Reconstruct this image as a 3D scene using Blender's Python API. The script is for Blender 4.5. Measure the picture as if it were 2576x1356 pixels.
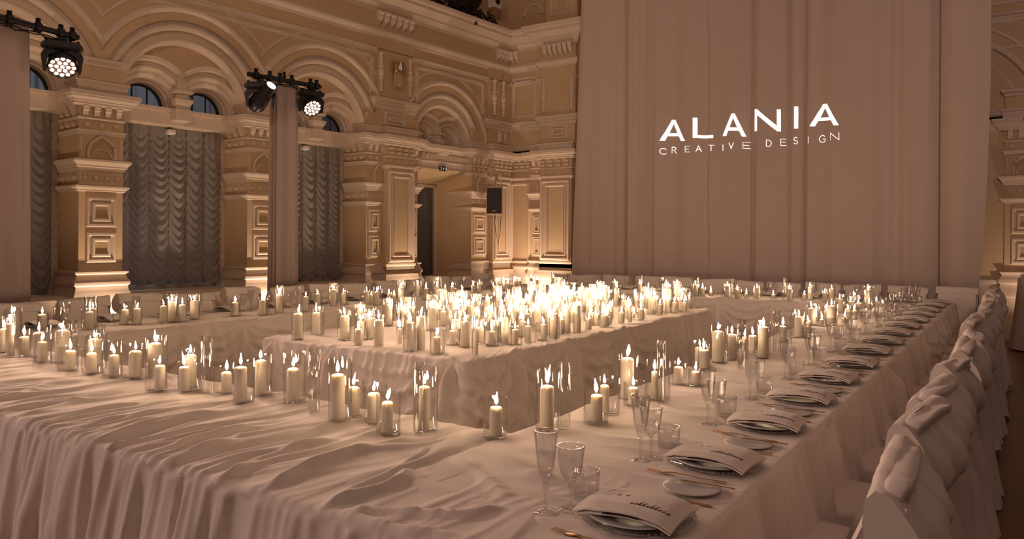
import bpy, bmesh, math, random
import numpy as np
from math import sin, cos, pi, radians, sqrt, atan2
from mathutils import Vector, Matrix
from mathutils.bvhtree import BVHTree

# ------------------------------------------------------------------ scene, camera, world, lights
for o in list(bpy.data.objects):
    bpy.data.objects.remove(o, do_unlink=True)
scene = bpy.context.scene
COL = scene.collection
rnd = random.Random(7)
nrng = np.random.default_rng(11)

# world frame: x = u runs along the near and far tables, y = v runs along the long tables, z up
TH = radians(34)
FPX, HC, ROLL, HY = 1900.0, 1.51, 0.0055, 603.0
CU, CV = cos(TH), sin(TH)

def to_uv(X, Y):
    return (CU * X - CV * Y, CV * X + CU * Y)

def bp(x, y, z):
    """table-plane point (u, v) seen at photo pixel (x, y) at height z"""
    dx, dy = x - 1288, y - HY
    Xp = dx + ROLL * dy
    Yd = dy - ROLL * dx
    D = FPX * (HC - z) / Yd
    return to_uv(Xp / FPX * D, D)

def on_plane_v(x, y, v):
    """(u, z) where the sight line of photo pixel (x, y) meets the vertical plane at v"""
    dx, dy = x - 1288, y - HY
    k = (dx + ROLL * dy) / FPX
    q = -(dy - ROLL * dx) / FPX
    D = v / (CV * k + CU)
    return (CU * k * D - CV * D, HC + q * D)

def on_plane_u(x, y, u):
    dx, dy = x - 1288, y - HY
    k = (dx + ROLL * dy) / FPX
    q = -(dy - ROLL * dx) / FPX
    D = u / (CU * k - CV)
    return (CV * k * D + CU * D, HC + q * D)

def depth(u, v):
    return -CV * u + CU * v

cam_d = bpy.data.cameras.new('camera')
cam = bpy.data.objects.new('camera', cam_d)
COL.objects.link(cam)
cam.location = (0, 0, HC)
cam.rotation_euler = (pi / 2, -ROLL, TH)
cam_d.sensor_width = 36
cam_d.lens = FPX / 2576 * 36
cam_d.shift_y = -(678 - HY) / 2576
cam_d.clip_start = 0.02
scene.camera = cam

scene.view_settings.view_transform = 'Standard'
scene.view_settings.look = 'None'
scene.view_settings.gamma = 1
scene.view_settings.use_curve_mapping = False
scene.view_settings.exposure = 0.0
scene.cycles.max_bounces = 7
scene.cycles.diffuse_bounces = 3
scene.cycles.glossy_bounces = 3
scene.cycles.transmission_bounces = 6
scene.cycles.transparent_max_bounces = 64
scene.cycles.sample_clamp_indirect = 3.0
scene.cycles.caustics_reflective = False
scene.cycles.caustics_refractive = False

world = bpy.data.worlds.new('hall_ambient')
scene.world = world
world.use_nodes = True
wb = world.node_tree.nodes['Background']
wb.inputs[0].default_value = (1.0, 0.62, 0.46, 1)
wb.inputs[1].default_value = 0.072

def aim(o, target):
    d = Vector(target) - o.location
    o.rotation_euler = d.to_track_quat('-Z', 'Y').to_euler()

def lamp(name, kind, loc, power, color, target=None, **kw):
    d = bpy.data.lights.new(name, kind)
    d.energy = power
    d.color = color
    for k, v in kw.items():
        setattr(d, k, v)
    o = bpy.data.objects.new(name, d)
    COL.objects.link(o)
    o.location = loc
    if target is not None:
        aim(o, target)
    return o

WARM = (1.0, 0.66, 0.43)
ROSE = (1.0, 0.68, 0.58)
# added soft overhead fill, standing in for the unknown hall lighting
lamp('overhead_fill', 'AREA', (-4.5, 5.0, 8.6), 40, ROSE, (-4.5, 5.0, 0), size=5.0)
lamp('overhead_fill', 'AREA', (1.2, -1.5, 7.0), 62, ROSE, (-1.2, 4.5, 0), size=4.0)
# added fill spots behind the camera: curtain, front skirt, arcade wall
lamp('camera_side_fill', 'SPOT', (2.5, -3.0, 5.0), 1500, ROSE, (-3.4, 13.0, 4.6), spot_size=radians(46), spot_blend=0.9, shadow_soft_size=0.5)
lamp('camera_side_fill', 'SPOT', (-8.5, -4.5, 3.4), 980, ROSE, (-2.6, 2.0, .4), spot_size=radians(50), spot_blend=0.9, shadow_soft_size=0.6)
lamp('camera_side_fill', 'SPOT', (-1.0, -4.0, 5.5), 620, WARM, (-9.6, 9.0, 4.9), spot_size=radians(50), spot_blend=0.9, shadow_soft_size=0.5)
EMIT_FLAME = 190.0
UPLIGHT = 105.0

# ------------------------------------------------------------------ materials
def new_mat(name):
    m = bpy.data.materials.new(name)
    m.use_nodes = True
    nt = m.node_tree
    return m, nt, nt.nodes['Principled BSDF'], nt.nodes['Material Output']

def mat(name, col, rough=0.6, metal=0.0, bump=0.0, scale=40.0, var=0.0, sheen=0.0, spec=0.4, coat=0.0):
    m, nt, b, out = new_mat(name)
    b.inputs['Base Color'].default_value = (*col, 1)
    b.inputs['Roughness'].default_value = rough
    b.inputs['Metallic'].default_value = metal
    b.inputs['Specular IOR Level'].default_value = spec
    b.inputs['Sheen Weight'].default_value = sheen
    b.inputs['Coat Weight'].default_value = coat
    if bump or var:
        tc = nt.nodes.new('ShaderNodeTexCoord')
        nz = nt.nodes.new('ShaderNodeTexNoise')
        nz.inputs['Scale'].default_value = scale
        nz.inputs['Detail'].default_value = 5
        nt.links.new(tc.outputs['Object'], nz.inputs['Vector'])
        if bump:
            bm = nt.nodes.new('ShaderNodeBump')
            bm.inputs['Strength'].default_value = bump
            bm.inputs['Distance'].default_value = 0.01
            nt.links.new(nz.outputs['Fac'], bm.inputs['Height'])
            nt.links.new(bm.outputs['Normal'], b.inputs['Normal'])
        if var:
            n2 = nt.nodes.new('ShaderNodeTexNoise')
            n2.inputs['Scale'].default_value = scale * 0.05
            n2.inputs['Detail'].default_value = 6
            nt.links.new(tc.outputs['Object'], n2.inputs['Vector'])
            r = nt.nodes.new('ShaderNodeValToRGB')
            r.color_ramp.elements[0].position = 0.3
            r.color_ramp.elements[1].position = 0.7
            r.color_ramp.elements[0].color = (*[c * (1 - var) for c in col], 1)
            r.color_ramp.elements[1].color = (*[min(1, c * (1 + var)) for c in col], 1)
            nt.links.new(n2.outputs['Fac'], r.inputs['Fac'])
            nt.links.new(r.outputs['Color'], b.inputs['Base Color'])
    return m

def emit(name, col, strength, base=(0, 0, 0)):
    m, nt, b, out = new_mat(name)
    b.inputs['Base Color'].default_value = (*base, 1)
    b.inputs['Emission Color'].default_value = (*col, 1)
    b.inputs['Emission Strength'].default_value = strength
    return m

def glass(name, tint=(1, 1, 1), lo=0.03, rough=0.04, ior=1.5):
    """thin clear glass: light passes straight through a thin wall, rims and edges reflect"""
    m = bpy.data.materials.new(name)
    m.use_nodes = True
    nt = m.node_tree
    nt.nodes.clear()
    out = nt.nodes.new('ShaderNodeOutputMaterial')
    tr = nt.nodes.new('ShaderNodeBsdfTransparent')
    tr.inputs[0].default_value = (*tint, 1)
    gl = nt.nodes.new('ShaderNodeBsdfGlossy')
    gl.inputs['Roughness'].default_value = rough
    fr = nt.nodes.new('ShaderNodeFresnel')
    ge = nt.nodes.new('ShaderNodeNewGeometry')
    ma = nt.nodes.new('ShaderNodeMapRange')      # a thin wall reflects alike from both of its sides
    ma.inputs['To Min'].default_value = ior
    ma.inputs['To Max'].default_value = 1 / ior
    nt.links.new(ge.outputs['Backfacing'], ma.inputs['Value'])
    nt.links.new(ma.outputs['Result'], fr.inputs['IOR'])
    mx = nt.nodes.new('ShaderNodeMixShader')
    ad = nt.nodes.new('ShaderNodeMath')
    ad.operation = 'ADD'
    ad.use_clamp = True
    ad.inputs[1].default_value = lo
    nt.links.new(fr.outputs[0], ad.inputs[0])
    nt.links.new(ad.outputs[0], mx.inputs[0])
    nt.links.new(tr.outputs[0], mx.inputs[1])
    nt.links.new(gl.outputs[0], mx.inputs[2])
    nt.links.new(mx.outputs[0], out.inputs[0])
    return m

def fabric(name, col, translucent=0.0, weave=900.0, bump=0.12, var=0.03):
    m, nt, b, out = new_mat(name)
    b.inputs['Roughness'].default_value = 0.85
    b.inputs['Specular IOR Level'].default_value = 0.15
    b.inputs['Sheen Weight'].default_value = 0.15
    tc = nt.nodes.new('ShaderNodeTexCoord')
    nz = nt.nodes.new('ShaderNodeTexNoise')
    nz.inputs['Scale'].default_value = 60
    nz.inputs['Detail'].default_value = 8
    nz.inputs['Roughness'].default_value = 0.65
    nt.links.new(tc.outputs['Object'], nz.inputs['Vector'])
    bm = nt.nodes.new('ShaderNodeBump')
    bm.inputs['Strength'].default_value = bump
    bm.inputs['Distance'].default_value = 0.004
    nt.links.new(nz.outputs['Fac'], bm.inputs['Height'])
    nt.links.new(bm.outputs['Normal'], b.inputs['Normal'])
    n2 = nt.nodes.new('ShaderNodeTexNoise')
    n2.inputs['Scale'].default_value = 3
    n2.inputs['Detail'].default_value = 4
    nt.links.new(tc.outputs['Object'], n2.inputs['Vector'])
    r = nt.nodes.new('ShaderNodeValToRGB')
    r.color_ramp.elements[0].color = (*[c * (1 - var) for c in col], 1)
    r.color_ramp.elements[1].color = (*[min(1, c * (1 + var)) for c in col], 1)
    nt.links.new(n2.outputs['Fac'], r.inputs['Fac'])
    nt.links.new(r.outputs['Color'], b.inputs['Base Color'])
    if translucent:
        tl = nt.nodes.new('ShaderNodeBsdfTranslucent')
        nt.links.new(r.outputs['Color'], tl.inputs['Color'])
        mx = nt.nodes.new('ShaderNodeMixShader')
        mx.inputs[0].default_value = translucent
        nt.links.new(b.outputs[0], mx.inputs[1])
        nt.links.new(tl.outputs[0], mx.inputs[2])
        nt.links.new(mx.outputs[0], out.inputs[0])
    return m

M = {}
M['plaster'] = mat('ochre_plaster', (0.63, 0.46, 0.29), 0.8, bump=0.15, scale=30, var=0.06)
M['stucco'] = mat('cream_stucco', (0.71, 0.58, 0.47), 0.7, bump=0.08, scale=40, var=0.04)
M['relief'] = mat('relief_plaster', (0.55, 0.38, 0.20), 0.8, bump=0.9, scale=55, var=0.05)
M['linen'] = fabric('white_linen', (0.76, 0.67, 0.60), bump=0.15)
M['cover'] = fabric('chair_cover_cotton', (0.74, 0.65, 0.58), bump=0.15)
M['drape'] = fabric('beige_drape', (0.60, 0.49, 0.42), bump=0.1)
M['pillar_cloth'] = fabric('dusty_rose_cloth', (0.47, 0.375, 0.335), bump=0.1)
M['blind'] = fabric('grey_silk', (0.34, 0.31, 0.29), translucent=0.12, bump=0.2, var=0.1)
M['vase'] = glass('vase_glass', (0.985, 0.985, 0.975), 0.02, 0.02, 1.8)
M['crystal'] = glass('cut_glass', (0.97, 0.97, 0.97), 0.03, 0.04, 1.8)
M['pane'] = glass('window_glass', (0.85, 0.88, 0.92), 0.03, 0.02)
M['base_glass'] = glass('vase_base_glass', (0.85, 0.87, 0.84), 0.08, 0.05)
M['black'] = mat('black_metal', (0.012, 0.012, 0.013), 0.45, bump=0.05, scale=60)
M['black_satin'] = mat('black_plastic', (0.02, 0.02, 0.022), 0.35)
M['grille'] = mat('speaker_grille', (0.055, 0.05, 0.05), 0.7, bump=0.6, scale=700)
M['beige_box'] = mat('beige_enamel', (0.60, 0.47, 0.37), 0.5)
M['brass'] = mat('aged_brass', (0.50, 0.32, 0.12), 0.35, metal=0.9, bump=0.1, scale=80)
M['gold'] = mat('gold_cutlery', (0.62, 0.36, 0.15), 0.25, metal=1.0)
M['china'] = mat('grey_white_china', (0.55, 0.53, 0.52), 0.25, spec=0.6, var=0.02, scale=20)
M['ink'] = mat('black_ink', (0.015, 0.012, 0.012), 0.7)
M['card'] = mat('dark_card', (0.03, 0.025, 0.022), 0.7)
M['wick'] = mat('burnt_wick', (0.02, 0.015, 0.012), 0.9)
M['white'] = mat('white_paint', (0.75, 0.72, 0.70), 0.5)
M['led'] = emit('led_lens_glow', (1.0, 0.80, 0.66), 4.0)
M['led_face'] = mat('led_bezel', (0.30, 0.17, 0.11), 0.4)
M['beam'] = emit('cold_beam_glow', (0.86, 0.92, 1.0), 6.0)
M['sconce_glass'] = mat('fluted_sconce_glass', (0.50, 0.34, 0.20), 0.25, spec=0.6)
M['sign_white'] = emit('lit_sign_white', (0.8, 0.85, 0.8), 0.35, (0.6, 0.6, 0.6))
M['facade'] = mat('street_facade_stone', (0.30, 0.30, 0.32), 0.9, bump=0.3, scale=6, var=0.3)
M['cable'] = mat('black_cable', (0.02, 0.017, 0.015), 0.6)
M['dusty'] = mat('dusty_rubble', (0.13, 0.095, 0.065), 0.95, bump=1.0, scale=18, var=0.4)

def wax_mat():
    m, nt, b, out = new_mat('ivory_wax')
    b.inputs['Base Color'].default_value = (0.90, 0.81, 0.68, 1)
    b.inputs['Roughness'].default_value = 0.45
    b.inputs['Specular IOR Level'].default_value = 0.3
    b.inputs['Subsurface Weight'].default_value = 1.0
    b.inputs['Subsurface Radius'].default_value = (1.0, 0.8, 0.6)
    b.subsurface_method = 'BURLEY'
    b.inputs['Subsurface Scale'].default_value = 0.03
    return m
M['wax'] = wax_mat()

def flame_mat():
    m = bpy.data.materials.new('candle_flame')
    m.use_nodes = True
    nt = m.node_tree
    nt.nodes.clear()
    out = nt.nodes.new('ShaderNodeOutputMaterial')
    em = nt.nodes.new('ShaderNodeEmission')
    em.inputs[0].default_value = (1.0, 0.68, 0.42, 1)
    em.inputs[1].default_value = EMIT_FLAME
    nt.links.new(em.outputs[0], out.inputs[0])
    return m
M['flame'] = flame_mat()

def floor_mat():
    m, nt, b, out = new_mat('dark_parquet')
    tc = nt.nodes.new('ShaderNodeTexCoord')
    br = nt.nodes.new('ShaderNodeTexBrick')
    br.inputs['Scale'].default_value = 1.0
    br.inputs['Brick Width'].default_value = 0.9
    br.inputs['Row Height'].default_value = 0.09
    br.inputs['Mortar Size'].default_value = 0.002
    br.inputs['Color1'].default_value = (0.13, 0.056, 0.018, 1)
    br.inputs['Color2'].default_value = (0.17, 0.075, 0.025, 1)
    br.inputs['Mortar'].default_value = (0.05, 0.024, 0.012, 1)
    nt.links.new(tc.outputs['Object'], br.inputs['Vector'])
    nt.links.new(br.outputs['Color'], b.inputs['Base Color'])
    b.inputs['Roughness'].default_value = 0.38
    nz = nt.nodes.new('ShaderNodeTexNoise')
    nz.inputs['Scale'].default_value = 25
    nt.links.new(tc.outputs['Object'], nz.inputs['Vector'])
    bm = nt.nodes.new('ShaderNodeBump')
    bm.inputs['Strength'].default_value = 0.08
    nt.links.new(nz.outputs['Fac'], bm.inputs['Height'])
    nt.links.new(bm.outputs['Normal'], b.inputs['Normal'])
    return m
M['floor'] = floor_mat()

# ------------------------------------------------------------------ object helpers
def mesh_from(name, verts, faces, m, smooth=0.0, fix=False):
    me = bpy.data.meshes.new(name)
    me.from_pydata([tuple(v) for v in verts], [], faces)
    if fix:
        bm = bmesh.new()
        bm.from_mesh(me)
        bmesh.ops.recalc_face_normals(bm, faces=bm.faces)
        bm.to_mesh(me)
        bm.free()
    if smooth:
        me.polygons.foreach_set('use_smooth', [True] * len(me.polygons))
        if smooth < 3.2:
            me.set_sharp_from_angle(angle=smooth)
    if m is not None:
        me.materials.append(m)
    me.update()
    return me

def link(name, data, parent=None, loc=None, rot=None):
    o = bpy.data.objects.new(name, data)
    COL.objects.link(o)
    if parent is not None:
        o.parent = parent
    if loc is not None:
        o.location = loc
    if rot is not None:
        o.rotation_euler = rot
    return o

def tag(o, label=None, cat=None, group=None, kind=None):
    if label: o['label'] = label
    if cat: o['category'] = cat
    if group: o['group'] = group
    if kind: o['kind'] = kind
    return o

def thing(name, label, cat, loc=(0, 0, 0), rotz=0.0, group=None):
    o = link(name, None, None, loc, (0, 0, rotz))
    o.empty_display_size = 0.05
    return tag(o, label, cat, group)

def copy_tree(o, parent=None):
    c = o.copy()
    COL.objects.link(c)
    if parent is not None:
        c.parent = parent
    for ch in list(o.children):
        copy_tree(ch, c)
    return c

class MB:
    """collects primitive shapes into one mesh; f maps local (a, b, c) to world"""
    def __init__(self, f=None):
        self.v, self.f, self.map = [], [], f
    def add(self, vs, fs):
        n = len(self.v)
        self.v += [self.map(*p) if self.map else tuple(p) for p in vs]
        self.f += [tuple(i + n for i in q) for q in fs]
    def box(self, a0, a1, b0, b1, c0, c1):
        vs = [(a, b, c) for c in (c0, c1) for b in (b0, b1) for a in (a0, a1)]
        self.add(vs, [(0, 1, 3, 2), (4, 6, 7, 5), (0, 4, 5, 1), (2, 3, 7, 6), (0, 2, 6, 4), (1, 5, 7, 3)])
    def loft(self, rings, close=True, caps=True):
        n = len(rings[0])
        vs = [p for r in rings for p in r]
        fs = []
        for i in range(len(rings) - 1):
            for j in range(n if close else n - 1):
                k = (j + 1) % n
                fs.append((i * n + j, i * n + k, (i + 1) * n + k, (i + 1) * n + j))
        if caps and close:
            fs.append(tuple(range(n)))
            fs.append(tuple((len(rings) - 1) * n + j for j in range(n)))
        self.add(vs, fs)
    def rect_loft(self, s0, s1, d0, d1, prof):
        """stack of rectangles: prof = [(overhang, z)]; grows on both ends and the front"""
        self.loft([[(s0 - o, d0, z), (s1 + o, d0, z), (s1 + o, d1 + o, z), (s0 - o, d1 + o, z)] for o, z in prof])
    def strip(self, s0, s1, prof):
        """moulding extruded from s0 to s1 with profile [(d, z)]"""
        n = len(prof)
        vs = [(s0, d, z) for d, z in prof] + [(s1, d, z) for d, z in prof]
        fs = [(i, i + 1, n + i + 1, n + i) for i in range(n - 1)]
        fs += [tuple(range(n)), tuple(range(2 * n - 1, n - 1, -1))]
        self.add(vs, fs)
    def frame(self, s0, s1, z0, z1, w, d0, d1, bev=0.3):
        """rectangular picture-frame moulding with a raised rounded crown"""
        pr = [(0, d0), (w * bev, d1), (w * (1 - bev), d1), (w, d0)]
        rings = []
        for (sx, sz) in ((0, 0), (1, 0), (1, 1), (0, 1)):
            rings.append([((s0 + o) if sx == 0 else (s1 - o), d, (z0 + o) if sz == 0 else (z1 - o)) for o, d in pr])
        rings.append(rings[0])
        self.loft(rings, close=False)
    def arc(self, cs, cz, prof, half=9.0, n=36, a0=0.0, a1=pi):
        """archivolt: prof = [(radius, d)] swept from a0 to a1, cut at |s - cs| = half"""
        rings = []
        for i in range(n + 1):
            t = i / n
            ring = []
            for R, d in prof:
                c = math.acos(min(1.0, half / R)) if R > half else 0.0
                lo, hi = max(a0, c), min(a1, pi - c)
                a = lo + (hi - lo) * t
                ring.append((cs - R * cos(a), d, cz + R * sin(a)))
            rings.append(ring)
        self.loft(rings, close=False)
    def lathe(self, c, prof, n=20, axis='z', ribs=0, amp=0.0, caps=False):
        rings = []
        for r, h in prof:
            ring = []
            for j in range(n):
                a = 2 * pi * j / n
                rr = r * (1 + amp * cos(ribs * a)) if ribs else r
                x, y = rr * cos(a), rr * sin(a)
                if axis == 'z': p = (c[0] + x, c[1] + y, c[2] + h)
                elif axis == 'y': p = (c[0] + x, c[1] + h, c[2] + y)
                else: p = (c[0] + h, c[1] + x, c[2] + y)
                ring.append(p)
            rings.append(ring)
        self.loft(rings, caps=caps)
    def tube(self, pts, r, n=8, r1=None):
        pts = [Vector(p) for p in pts]
        rings = []
        for i, p in enumerate(pts):
            d = (pts[min(i + 1, len(pts) - 1)] - pts[max(i - 1, 0)]).normalized()
            up = Vector((0, 0, 1)) if abs(d.z) < 0.9 else Vector((1, 0, 0))
            a = d.cross(up).normalized()
            b = d.cross(a)
            rr = r if r1 is None else r + (r1 - r) * i / (len(pts) - 1)
            rings.append([tuple(p + a * (rr * cos(2 * pi * j / n)) + b * (rr * sin(2 * pi * j / n))) for j in range(n)])
        self.loft(rings)
    def build(self, name, m, parent=None, smooth=0.0, loc=None, rot=None, fix=True):
        return link(name, mesh_from(name, self.v, self.f, m, smooth, fix), parent, loc, rot)

ORD = ('first second third fourth fifth sixth seventh eighth ninth tenth eleventh twelfth thirteenth fourteenth fifteenth sixteenth '
       'seventeenth eighteenth nineteenth twentieth').split()
TENS = ['', '', 'twenty', 'thirty', 'forty', 'fifty', 'sixty']
def ordinal(i):
    """0 -> first"""
    n = i + 1
    if n <= 20: return ORD[i]
    t, r = divmod(n, 10)
    return (TENS[t] + '-' + ORD[r - 1]) if r else TENS[t][:-1] + 'ieth'
# ------------------------------------------------------------------ the hall: walls, arches, piers
def WL(s, d, z): return (-9.54 - 0.07 * s + 0.9975 * d, 14.0 - 0.9975 * s - 0.07 * d, z)
def WB(t, d, z): return (-9.54 + t, 14.0 - d, z)
ZC, Z0 = 3.42, 3.40
DEG = radians(35)

m = MB(); m.box(-14, 8, -6, 16.5, -0.12, 0.0)
tag(m.build('floor', M['floor']), 'dark brown parquet floor of the hall', None, None, 'structure')
m = MB(); m.box(-14, 8, -6, 17, 9.4, 9.6)
tag(m.build('ceiling', M['stucco']), 'high plaster ceiling of the hall', None, None, 'structure')

wall_left = tag(thing('wall_left', 'ochre plaster arcade wall with cream arches and tall windows', None), kind='structure')
wall_back = tag(thing('wall_back', 'ochre plaster wall with cream pilasters behind the tall curtain', None), kind='structure')

UPL = []
def uplight(F, s, d, power=1.0, lean=0.12, size=66):
    UPL.append((F, s, d, power, lean, size))

def spandrel(b, bays, s_lo, s_hi, z_top, d0=0.0):
    """wall face at depth d0 from the arches (or the spring line) up to z_top"""
    edges = []
    for (a, c) in bays:
        cs, R = (a + c) / 2, (c - a) / 2 + 0.3
        for i in range(41):
            x = -R + 2 * R * i / 40
            edges.append((cs + x, Z0 + sqrt(max(0, R * R - x * x))))
    pts = []
    for s in sorted(set([s_lo, s_hi] + [e[0] for e in edges])):
        if s < s_lo or s > s_hi: continue
        z = Z0
        for (a, c) in bays:
            cs, R = (a + c) / 2, (c - a) / 2 + 0.3
            if abs(s - cs) < R: z = max(z, Z0 + sqrt(max(0, R * R - (s - cs) ** 2)))
        pts.append((s, z))
    for (sa, za), (sb, zb) in zip(pts[:-1], pts[1:]):
        b.add([(sa, d0, za), (sb, d0, zb), (sb, d0, z_top), (sa, d0, z_top)], [(0, 1, 2, 3)])

def archivolt(F, root, a, c, clip):
    h, cs = (c - a) / 2, (a + c) / 2
    b = MB(F)
    b.arc(cs, Z0, [(h - .02, -.25), (h - .02, -.10), (h, -.07), (h + .03, -.055), (h + .06, -.07), (h + .08, -.1), (h + .17, -.1),
                   (h + .17, -.03), (h + .19, .0), (h + .22, .01), (h + .25, -.01), (h + .26, -.04), (h + .42, -.04), (h + .42, .02),
                   (h + .44, .05), (h + .47, .06), (h + .50, .05), (h + .52, .03), (h + .53, .0)], clip, 40)
    b.arc(cs, Z0, [(h + .65, .0), (h + .66, .022), (h + .70, .022), (h + .71, .0)], clip, 40)
    b.build('archivolt', M['stucco'], root, DEG)

def twin_arches(F, root, a, c, z0t=3.42, Ro=.33):
    h, cs = (c - a) / 2, (a + c) / 2
    k = h / .95
    off, R1 = .46 * k, .66 * k
    Ro *= k
    for sg in (-1, 1):
        b = MB(F)
        b.arc(cs + sg * off, z0t, [(Ro, -.62), (Ro, -.42), (Ro + .03, -.40), (Ro + .03, -.36), (Ro + .11, -.30), (Ro + .15, -.30), (Ro + .16, -.25), (Ro + .19, -.225),
                              (Ro + .22, -.24), (Ro + .23, -.28), (Ro + .27, -.27), (Ro + .30, -.2), (Ro + .36, -.19), (Ro + .37, -.24)], off, 26)
        b.build('twin_arch', M['stucco'], root, DEG)
    b = MB(F)
    N = 60
    prev = None
    for i in range(N + 1):
        x = -h + 2 * h * i / N
        hi = Z0 + sqrt(max(0, h * h - x * x))
        q = abs(abs(x) - off)
        lo = z0t + sqrt(max(0, R1 * R1 - q * q))
        cur = (cs + x, min(lo, hi), hi)
        if prev: b.add([(prev[0], -.22, prev[1]), (cur[0], -.22, cur[1]), (cur[0], -.22, cur[2]), (prev[0], -.22, prev[2])], [(0, 1, 2, 3)])
        prev = cur
    b.build('tympanum', M['plaster'], root)
    b = MB(F)   # hanging keystone between the two arches
    b.rect_loft(cs - .09, cs + .09, -.5, -.2, [(0, 3.22), (.03, 3.24), (.03, 3.40), (.0, 3.42), (.02, 3.46), (.05, 3.52), (.05, 3.55), (.0, 3.57), (.0, 3.62), (.05, 3.64), (.05, 3.68), (.0, 3.70), (-.04, 3.9)])
    b.build('keystone', M['stucco'], root, DEG)

def ogee(cs, z, w, hgt, n=14):
    """pointed onion arch from (cs - w, z) over the tip (cs, z + hgt)"""
    P = [(-w, 0), (-w * 1.02, hgt * .30), (-w * .86, hgt * .58), (-w * .45, hgt * .80), (-w * .12, hgt * .93), (0, hgt)]
    pts = []
    for i in range(len(P) - 1):
        for j in range(4):
            t = j / 4
            p0, p1, p2, p3 = P[max(i - 1, 0)], P[i], P[i + 1], P[min(i + 2, len(P) - 1)]
            q = [0.5 * (2 * p1[k] + (p2[k] - p0[k]) * t + (2 * p0[k] - 5 * p1[k] + 4 * p2[k] - p3[k]) * t * t + (3 * p1[k] - p0[k] - 3 * p2[k] + p3[k]) * t ** 3) for k in (0, 1)]
            pts.append(q)
    pts.append(P[-1])
    full = pts + [(-x, y) for x, y in reversed(pts[:-1])]
    return [(cs + x, z + y) for x, y in full]

def kokoshnik(F, pier, cs, z, w, hgt, d):
    path = ogee(cs, z, w, hgt)
    b = MB(F)
    b.tube([(x, d + .012, y) for x, y in path], .024, 8)
    b.build('ogee_arch', M['stucco'], pier, DEG)
    b = MB(F)
    b.add([(x, d + .004, y) for x, y in path], [tuple(range(len(path)))])
    b.build('tympanum', M['relief'], pier)
    b = MB(F)
    b.arc(cs, z, [(w * .72, d), (w * .74, d + .02), (w * .82, d + .02), (w * .84, d)], n=16)
    b.build('lunette', M['stucco'], pier, DEG)

def roundel(F, pier, s, z, r, d, square=True):
    b = MB(F)
    if square: b.frame(s - r, s + r, z - r, z + r, r * .22, d, d + .012)
    rr = r * (.62 if square else .8)
    prof = [(rr, 0.0), (rr * .96, .016), (rr * .7, .024), (rr * .3, .026), (0.001, .026)]
    b.loft([[(s + q * cos(2 * pi * j / 14), d + hh, z + q * sin(2 * pi * j / 14)) for j in range(14)] for q, hh in prof], caps=False)
    b.build('roundel', M['stucco'], pier, DEG)

def square_panel(F, pier, s0, s1, z0, z1, d):
    b = MB(F)
    w = min(.06, (s1 - s0) * .16)
    b.frame(s0, s1, z0, z1, w, d, d + .03)
    b.frame(s0 + w * 1.25, s1 - w * 1.25, z0 + w * 1.25, z1 - w * 1.25, w * .9, d + .012, d + .035)
    p = b.build('raised_panel', M['stucco'], pier, DEG)
    b = MB(F)
    q = w * 2.1
    b.box(s0 + q, s1 - q, d, d + .006, z0 + q, z1 - q)
    b.build('relief_field', M['relief'], p)

BASE = [(.10, 0), (.10, .28), (.085, .30), (.085, .66), (.10, .68), (.095, .73), (.06, .80), (.055, .84), (.05, .86), (.075, .88), (.075, .92), (.05, .96), (.035, 1.0), (.035, 1.02), (.06, 1.035), (.06, 1.055), (.0, 1.065)]
M218 = [(.0, 2.11), (.03, 2.125), (.03, 2.14), (.055, 2.16), (.065, 2.175), (.065, 2.19), (.01, 2.20)]
M255 = [(.0, 2.385), (.025, 2.40), (.025, 2.43), (.045, 2.44), (.045, 2.46), (.07, 2.49), (.085, 2.51), (.085, 2.535), (.02, 2.55)]
M290 = [(.0, 2.86), (.02, 2.87), (.02, 2.90), (.035, 2.91), (.035, 2.925), (0, 2.935)]
M308 = [(.0, 3.055), (.03, 3.07), (.03, 3.085), (0, 3.10)]
CAP = [(.05, 3.235), (.09, 3.25), (.09, 3.275), (.11, 3.285), (.11, 3.30), (.15, 3.335), (.15, 3.355), (.17, 3.36), (.17, 3.415), (.03, 3.425), (.03, 3.47), (.045, 3.50), (.045, 3.52), (.07, 3.55), (.07, 3.575), (.0, 3.59)]

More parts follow.
